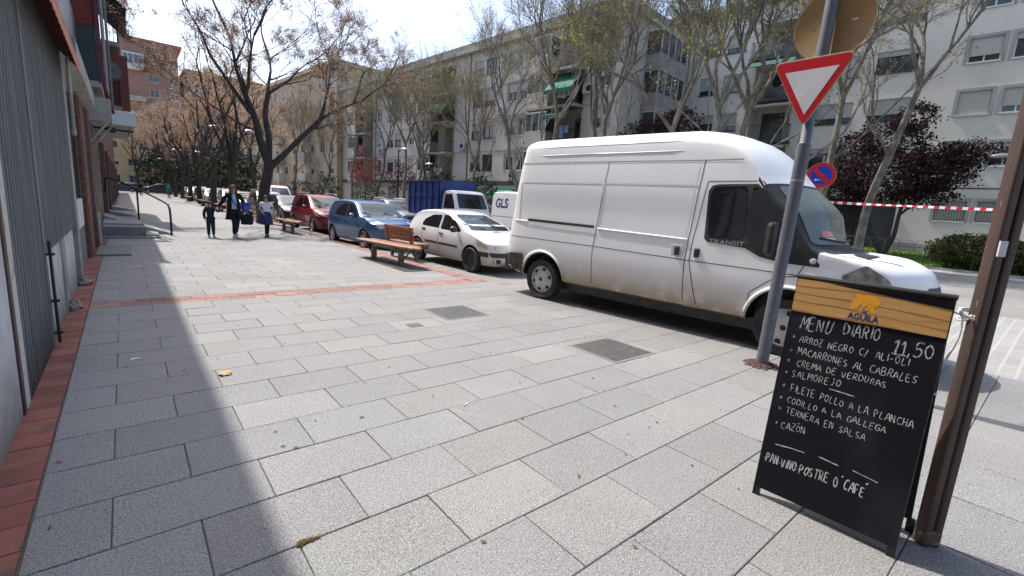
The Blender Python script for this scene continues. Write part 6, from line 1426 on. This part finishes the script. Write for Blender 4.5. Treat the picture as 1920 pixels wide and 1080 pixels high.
# ------------------------------------------------------------------ railings, lamps
fe = thing('lawn_fence', (26.46, 0, .1), 'thin black wire fence along the edge of the lawn', 'fence')
b = MB()
for k in range(22): b.tube([(0, -14 + k * 1.5, 0), (0, -14 + k * 1.5, .85)], .018, 6)
b.build('posts', M['blackmetal'], fe); b = MB()
for z in (.45, .8): b.tube([(0, -14, z), (0, 17.5, z)], .01, 5)
b.build('rails', M['blackmetal'], fe)
fe = thing('low_railing', (33.15, 0, .45), 'low hooped metal railing between the lawn and the pale block', 'railing')
b = MB()
for k in range(44):
    y = -12 + k * .65; b.tube(bez([(0, y, 0), (0, y + .02, .55), (0, y + .30, .62), (0, y + .58, .55), (0, y + .6, 0)], 3), .012, 5)
b.build('hoops', M['bsteel'], fe)
M['lamphead'] = pm('lamp_head', (.35, .36, .36), .35, metal=.3); M['lampglow'] = pm('lamp_diffuser', (.6, .6, .58), .3)
def lamp(x, y, H, arms, label, group=None, arm=.9, z=0):
    t = thing('street_lamp', (x, y, z), label, 'street lamp', 0, group); b = MB(); b.tube([(0, 0, 0), (0, 0, 1.0), (0, 0, 1.05), (0, 0, H)], [.09, .09, .06, .045], 10); b.build('post', M['blackmetal'], t)
    for dx, dy in arms:
        b = MB(); b.tube([(0, 0, H - .2), (dx * .3, dy * .3, H - .02), (dx * arm * .6, dy * arm * .6, H + .02)], .03, 6); b.build('arm', M['blackmetal'], t)
        h = MB(); a = math.atan2(dy, dx); h.M = Matrix.Translation((dx * arm, dy * arm, H + .05)) @ Matrix.Rotation(a, 4, 'Z') @ Matrix.Diagonal((1.9, .95, .62, 1)); h.lathe([(.0, -.10), (.20, -.09), (.235, -.02), (.20, .07), (.12, .13), (0, .16)], 18); h.build('lamp_head', M['lamphead'], t, smooth=60)
    return t
l0 = lamp(5.55, 34.6, 5.15, [(-1, 0), (1, 0)], 'two-headed street lamp among the dark trees, behind the woman', 'street lamps along the pavement')
for y, lb in ((62, 'two-headed street lamp farther along the dark trees'), (88, 'farthest two-headed street lamp by the crossing')): c = copy_tree(l0); c.location = (5.5, y, 0); c['label'] = lb
lamp(17.6, 36.5, 5.5, [(.1, -1)], 'one-armed black street lamp in front of the long block', None, .8); lamp(24.2, 1.9, 4.35, [(-.15, .6)], 'grey street lamp rising beside the brown post', None, .5).scale = (.8, .8, 1)
lamp(18.2, 33.2, 4.3, [(.1, -1)], 'shorter one-armed lamp near the blue tipper', None, .6)
# ------------------------------------------------------------------ people
def skin_mesh(name, verts, edges, mat, parent, sub=2, root=0):
    """verts: (x,y,z,rx[,ry]); edges between indices; grown with the Skin modifier"""
    me = bpy.data.meshes.new(name); me.from_pydata([v[:3] for v in verts], edges, []); o = bpy.data.objects.new(name, me); COL.objects.link(o)
    md = o.modifiers.new('skin', 'SKIN'); md.use_smooth_shade = True; md.branch_smoothing = .4
    ly = me.skin_vertices[0] if me.skin_vertices else None
    if ly is None:
        bm = bmesh.new(); bm.from_mesh(me); bm.verts.layers.skin.verify(); bm.to_mesh(me); bm.free(); ly = me.skin_vertices[0]
    for i, v in enumerate(verts): ly.data[i].radius = (v[3], v[4] if len(v) > 4 else v[3]); ly.data[i].use_root = (i == root)
    s = o.modifiers.new('s', 'SUBSURF'); s.levels = sub; s.render_levels = sub
    dg = bpy.context.evaluated_depsgraph_get(); m2 = bpy.data.meshes.new_from_object(o.evaluated_get(dg)); bpy.data.objects.remove(o)
    m2.materials.clear(); m2.materials.append(mat); m2.polygons.foreach_set('use_smooth', [True] * len(m2.polygons)); o = bpy.data.objects.new(name, m2); COL.objects.link(o); o.parent = parent; return o
def chain(vs, es, pts, start=None):
    p = start
    for q in pts:
        vs.append(q); i = len(vs) - 1
        if p is not None: es.append((p, i))
        p = i
    return p
def hand(vs, es, wrist, d, side, k):
    """palm plus five fingers; d = pointing direction, side = across the palm"""
    d = Vector(d).normalized(); s = Vector(side).normalized(); W = Vector(vs[wrist][:3]); pm_ = W + d * .055 * k
    pi_ = chain(vs, es, [(*pm_, .026 * k, .016 * k)], wrist)
    for j, (o, l) in enumerate(((-.026, .062), (-.009, .074), (.009, .068), (.025, .052))):
        q0 = pm_ + s * o * k + d * .03 * k; cr = d.cross(s) * .015 * k
        chain(vs, es, [(*q0, .0088 * k), (*(q0 + d * l * .5 * k + cr * .5), .008 * k), (*(q0 + d * l * k + cr * 1.6), .0065 * k)], pi_)
    t0 = W + d * .03 * k - s * .035 * k; chain(vs, es, [(*t0, .0095 * k), (*(t0 + d * .035 * k - s * .012 * k), .0085 * k), (*(t0 + d * .062 * k - s * .008 * k), .007 * k)], wrist)
def person(loc, label, h, rz, pose, top, legs, hair, shoe, skirt=None, coat=False, sleeve='long', cap=None, longhair=False, inner=None):
    """faces local -y; pose: dict of joint overrides in units of height"""
    t = thing('person', loc, label, 'person', rz); k = h
    J = dict(hip=(0, 0, .52), waist=(0, -.005, .60), chest=(0, 0, .72), neck=(0, .004, .825), head=(0, -.008, .90), top=(0, .002, .965), shl=(-.105, 0, .80), shr=(.105, 0, .80), ell=(-.135, .01, .64), elr=(.135, .01, .64), wrl=(-.14, -.03, .50), wrr=(.14, -.03, .50),
             hpl=(-.05, 0, .50), hpr=(.05, 0, .50), knl=(-.052, -.01, .28), knr=(.052, -.01, .28), anl=(-.05, .015, .045), anr=(.05, .015, .045)); J.update({q: v_ for q, v_ in pose.items() if q != "chubby"})
    P = {a: tuple(c * k for c in b) for a, b in J.items()}; f = k / 1.0
    ch = pose.get('chubby', 1.0); R = lambda r: r * f * ch
    vs, es = [], []; chain(vs, es, [(*P['hip'], R(.062), R(.045)), (*P['waist'], R(.055), R(.038)), (*P['chest'], R(.060), R(.036)), (*P['neck'], R(.026)), (*P['head'], .052 * f, .062 * f), (*P['top'], .036 * f, .045 * f)])
    for s in 'lr':
        sg = -1 if s == 'l' else 1
        a = chain(vs, es, [(*P['sh' + s], R(.027)), (*P['el' + s], R(.022)), (*P['wr' + s], R(.016))], 2); d = Vector(P['wr' + s]) - Vector(P['el' + s]); hand(vs, es, a, d, (0, -sg if False else 1, .0) if abs(d.normalized().y) < .8 else (1, 0, 0), k * .56)
        l = chain(vs, es, [(*P['hp' + s], R(.05)), (*P['kn' + s], R(.034)), (*P['an' + s], R(.022))], 0); A = P['an' + s]; chain(vs, es, [(A[0], A[1] - .06 * k, .022 * k, R(.02)), (A[0], A[1] - .105 * k, .018 * k, R(.014))], l)
    skin_mesh('person_body', vs, es, M['skin'], t, 2)
    hd = Vector(P['head'])
    b = MB()
    for s in (-1, 1): b.lathe([(0, -.008 * f), (.0075 * f, 0), (0, .008 * f)], 8, 'Y', c=hd + Vector((s * .021 * f, -.062 * f, .008 * f)))
    b.build('eyes', M['hairblack'], t); b = MB(); b.tube([hd + Vector((0, -.060 * f, .008 * f)), hd + Vector((0, -.074 * f, -.012 * f)), hd + Vector((0, -.062 * f, -.016 * f))], [.005 * f, .010 * f, .006 * f], 6); b.build('nose', M['skin'], t, smooth=60)
    b = MB(); b.tube([hd + Vector((-.018 * f, -.058 * f, -.033 * f)), hd + Vector((0, -.064 * f, -.034 * f)), hd + Vector((.018 * f, -.058 * f, -.033 * f))], .004 * f, 6); b.build('mouth', pm('lips', (.32, .10, .09), .6), t)
    b = MB()
    for s in (-1, 1): b.lathe([(.0, -.006 * f), (.016 * f, 0), (0, .006 * f)], 8, 'X', c=hd + Vector((s * .055 * f, .0, -.002 * f)))
    b.build('ears', M['skin'], t)
    b = MB(); n = 16; rings = []
    for i in range(8):
        a = math.pi * .5 * i / 7; low = -.012
        ring = []
        for j in range(n):
            th = 6.283 * j / n; fr = max(0, -math.sin(th)); z = (.012 + (.070 * math.sin(a)) - (0 if fr > .35 else (.055 if i == 0 else .02 * (1 - i / 7))) + (.030 * fr if i == 0 else 0)) * f
            ring.append(hd + Vector((.060 * f * math.cos(a) * math.cos(th), (.070 * math.cos(a) * math.sin(th) + .006) * f, z)))
        rings.append(b.put(ring))
    for i in range(7):
        for j in range(n): b.face((rings[i] + j, rings[i] + (j + 1) % n, rings[i + 1] + (j + 1) % n, rings[i + 1] + j))
    if longhair: b.tube([hd + Vector((0, .06 * f, .01 * f)), hd + Vector((0, .075 * f, -.06 * f)), hd + Vector((0, .06 * f, -.13 * f))], [.045 * f, .04 * f, .012 * f], 10)
    b.build('hair', hair, t, smooth=60)
    if cap:
        b = MB(); b.M = Matrix.Translation(hd + Vector((0, .004 * f, .022 * f))); b.lathe([(.066 * f, 0), (.066 * f, .02 * f), (.05 * f, .047 * f), (.02 * f, .056 * f), (0, .057 * f)], 16); b.box(-.045 * f, -.115 * f, 0, .045 * f, -.05 * f, .008 * f); b.build('cap', cap, t, smooth=50)
    # clothes
    g = 1.0
    vs, es = [], []; chain(vs, es, [(P['hip'][0], P['hip'][1], P['hip'][2] - .045 * k, R(.086), R(.070)), (*P['waist'], R(.078), R(.062)), (P['chest'][0], P['chest'][1], P['chest'][2], R(.092), R(.068)), (P['neck'][0], P['neck'][1] + .004 * k, P['neck'][2] - .008 * k, R(.040))])
    for s in 'lr':
        pts = [(*P['sh' + s], R(.042)), (*P['el' + s], R(.033))]
        if sleeve == 'long': w_ = Vector(P['el' + s]).lerp(Vector(P['wr' + s]), .93); pts.append((*w_, R(.026)))
        else: m_ = Vector(P['sh' + s]).lerp(Vector(P['el' + s]), .62); pts = [(*P['sh' + s], R(.046)), (*m_, R(.044))]
        chain(vs, es, pts, 2)
    if inner is None: skin_mesh('shirt' if sleeve != 'long' else 'jacket', vs, es, top, t, 2)
    else: skin_mesh('coat', vs, es, top, t, 2)
    if coat:
        b = MB(); n = 22; rings = []
        for z, rx, ry in ((.70, .093, .074), (.60, .092, .074), (.50, .105, .085), (.40, .118, .095), (.335, .128, .10)):
            rings.append(b.put([((math.sin(a) * rx) * k * ch * 1.0, (math.cos(a) * ry) * k * ch, z * k) for a in [-(math.pi - .38) + (2 * math.pi - .76) * j / n for j in range(n + 1)]]))
        for i in range(4):
            for j in range(n): b.face((rings[i] + j, rings[i] + j + 1, rings[i + 1] + j + 1, rings[i + 1] + j))
        o = b.build('coat_skirt', top, t, smooth=60, recalc=False); md = o.modifiers.new('so', 'SOLIDIFY'); md.thickness = .012
    if inner is not None:
        b = MB(); fr_ = [(-.028, -.078, .805), (.028, -.078, .805), (.036, -.084, .70), (.038, -.083, .60), (.038, -.080, .535), (-.038, -.080, .535), (-.038, -.083, .60), (-.036, -.084, .70)]
        k0 = b.put([(p[0] * k, p[1] * k * ch * .98, p[2] * k) for p in fr_] + [(p[0] * k, (p[1] + .05) * k, p[2] * k) for p in fr_]); b.face([k0 + i for i in range(8)])
        for i in range(8): b.face((k0 + i, k0 + (i + 1) % 8, k0 + 8 + (i + 1) % 8, k0 + 8 + i))
        b.build('shirt', inner, t, smooth=40)
    if skirt:
        b = MB(); n = 28; rings = []
        for z, r in ((.60, .070), (.52, .092), (.42, .108), (.30, .125)): rings.append(b.put([(r * k * ch * (1 + .05 * math.sin(7 * a + z * 4)) * math.cos(a), r * .78 * k * ch * (1 + .05 * math.sin(7 * a + z * 4)) * math.sin(a), z * k) for a in [6.283 * j / n for j in range(n)]]))
        for i in range(3):
            for j in range(n): b.face((rings[i] + j, rings[i] + (j + 1) % n, rings[i + 1] + (j + 1) % n, rings[i + 1] + j))
        b.build('skirt', skirt, t, smooth=60, recalc=False).modifiers.new('so', 'SOLIDIFY').thickness = .008
    vs, es = [], []; vs.append((*P['hip'], R(.074), R(.058)))
    for s in 'lr': an = Vector(P['an' + s]); chain(vs, es, [(*P['hp' + s], R(.056)), (*P['kn' + s], R(.041)), (an.x, an.y, an.z + .012 * k, R(.031))], 0)
    skin_mesh('trousers' if not skirt else 'tights', vs, es, legs, t, 2)
    for s in 'lr':
        A = P['an' + s]; b = MB(); b.M = Matrix.Translation((A[0], A[1], A[2] - .045 * k)); b.lathe([(0, 0), (1, 0), (1.02, .25), (.9, .6), (.62, 1.0), (.3, 1.1), (0, 1.1)], 14)
        b.v = [(A[0] + (v[0] - A[0]) * .036 * k, A[1] - .035 * k + (v[1] - A[1]) * .082 * k, (A[2] - .045 * k) + (v[2] - A[2] + .045 * k) * .048 * k) for v in b.v]; b.build('shoe', shoe, t, smooth=50)
    return t
navyc = pm('navy_cloth', (.010, .012, .022), .9, col2=(.016, .018, .03), scale=20); blackc = pm('black_cloth', (.008, .008, .010), .9); shirtw = pm('white_cloth', (.74, .74, .78), .9, col2=(.66, .66, .72), scale=12); shirtb = pm('pale_blue_shirt', (.38, .46, .66), .85)
skirtb = pm('navy_plaid_skirt', (.025, .04, .13), .9, col2=(.05, .07, .2), scale=14); whiteshoe = pm('white_shoe', (.5, .5, .5), .6); blackshoe = pm('black_shoe', (.012, .012, .012), .5)
person((2.66, 17.15, 0), 'woman in a long dark open coat and pale shirt holding the boy by the hand', 1.70, R_(-3), dict(chubby=1.12, ell=(-.175, .0, .66), wrl=(-.265, -.03, .545), elr=(.165, .03, .65), wrr=(.20, .0, .52), knl=(.0, -.06, .29), anl=(-.01, -.03, .048), knr=(.05, .02, .28), anr=(.03, .09, .07)), blackc, blackc, M['hairbrown'], whiteshoe, coat=True, inner=shirtb)
person((2.02, 17.15, 0), 'small boy in a navy tracksuit and cap, holding the hand of the woman', 1.14, R_(4), dict(chubby=1.2, elr=(.185, .0, .70), wrr=(.255, -.02, .775), ell=(-.15, .0, .64), knl=(-.06, -.03, .28), anl=(-.062, -.02, .048), anr=(.062, .02, .048)), navyc, navyc, M['hairblack'], whiteshoe, cap=pm('cap_cloth', (.05, .04, .045), .8))
person((3.62, 17.3, 0), 'girl in a white T-shirt and navy skirt walking beside the bench', 1.42, R_(-14), dict(chubby=1.05, ell=(-.14, -.02, .66), wrl=(-.07, -.10, .57), elr=(.16, .02, .66), wrr=(.17, .0, .52), knl=(.0, -.03, .28), anl=(-.01, -.02, .048), knr=(.025, .02, .28), anr=(.02, .06, .06)), shirtw, blackc, M['hairblack'], blackshoe, skirt=skirtb, sleeve='short', longhair=True)
bp2 = thing('backpack', (3.0, 17.2, .72), 'bright blue school backpack carried at the side of the woman', 'backpack')
b = MB(); b.box(-.11, -.09, .12, .11, .09, .42); b.build('bag', pm('bag_blue', (.012, .035, .30), .7, col2=(.02, .06, .42), scale=6), bp2, bev=.05); b = MB(); b.box(-.08, -.115, .15, .08, -.092, .30); b.build('pocket', pm('bag_blue_light', (.03, .10, .5), .7), bp2, bev=.01)
b = MB(); b.tube(bez([(-.06, 0, .44), (-.08, -.03, .56), (.02, -.03, .56), (.06, 0, .44)], 5), .012, 6); b.build('strap', navyc, bp2)
hb2 = thing('handbag', (3.0, 17.1, .42), 'dark shopping bag hanging from the hand of the woman', 'bag')
b = MB(); b.box(-.16, -.09, 0, .18, .09, .34); b.build('bag', blackc, hb2, bev=.04); b = MB(); b.tube(bez([(-.1, 0, .33), (-.08, 0, .5), (-.06, 0, .56), (.02, 0, .5), (.1, 0, .33)], 5), .01, 6); b.build('handle', blackc, hb2)
b = MB(); b.tube(bez([(2.55, 17.02, 1.40), (2.62, 16.985, 1.15), (2.75, 16.99, .95)], 6), .014, 6); tag(b.build('shoulder_strap', pm('strap_navy', (.01, .015, .08), .7)), 'navy bag strap across the pale shirt of the woman', 'strap')
person((1.62, 73.5, 0), 'dark-clothed person far down the pavement beyond the handrail', 1.68, 2.9, {}, blackc, blackc, M['hairblack'], blackshoe)
person((3.9, 66.0, 0), 'distant person in turquoise by the parked row', 1.66, .4, {}, pm('turquoise', (.03, .22, .24), .8), pm('turq_legs', (.03, .15, .17), .8), M['hairblack'], blackshoe)
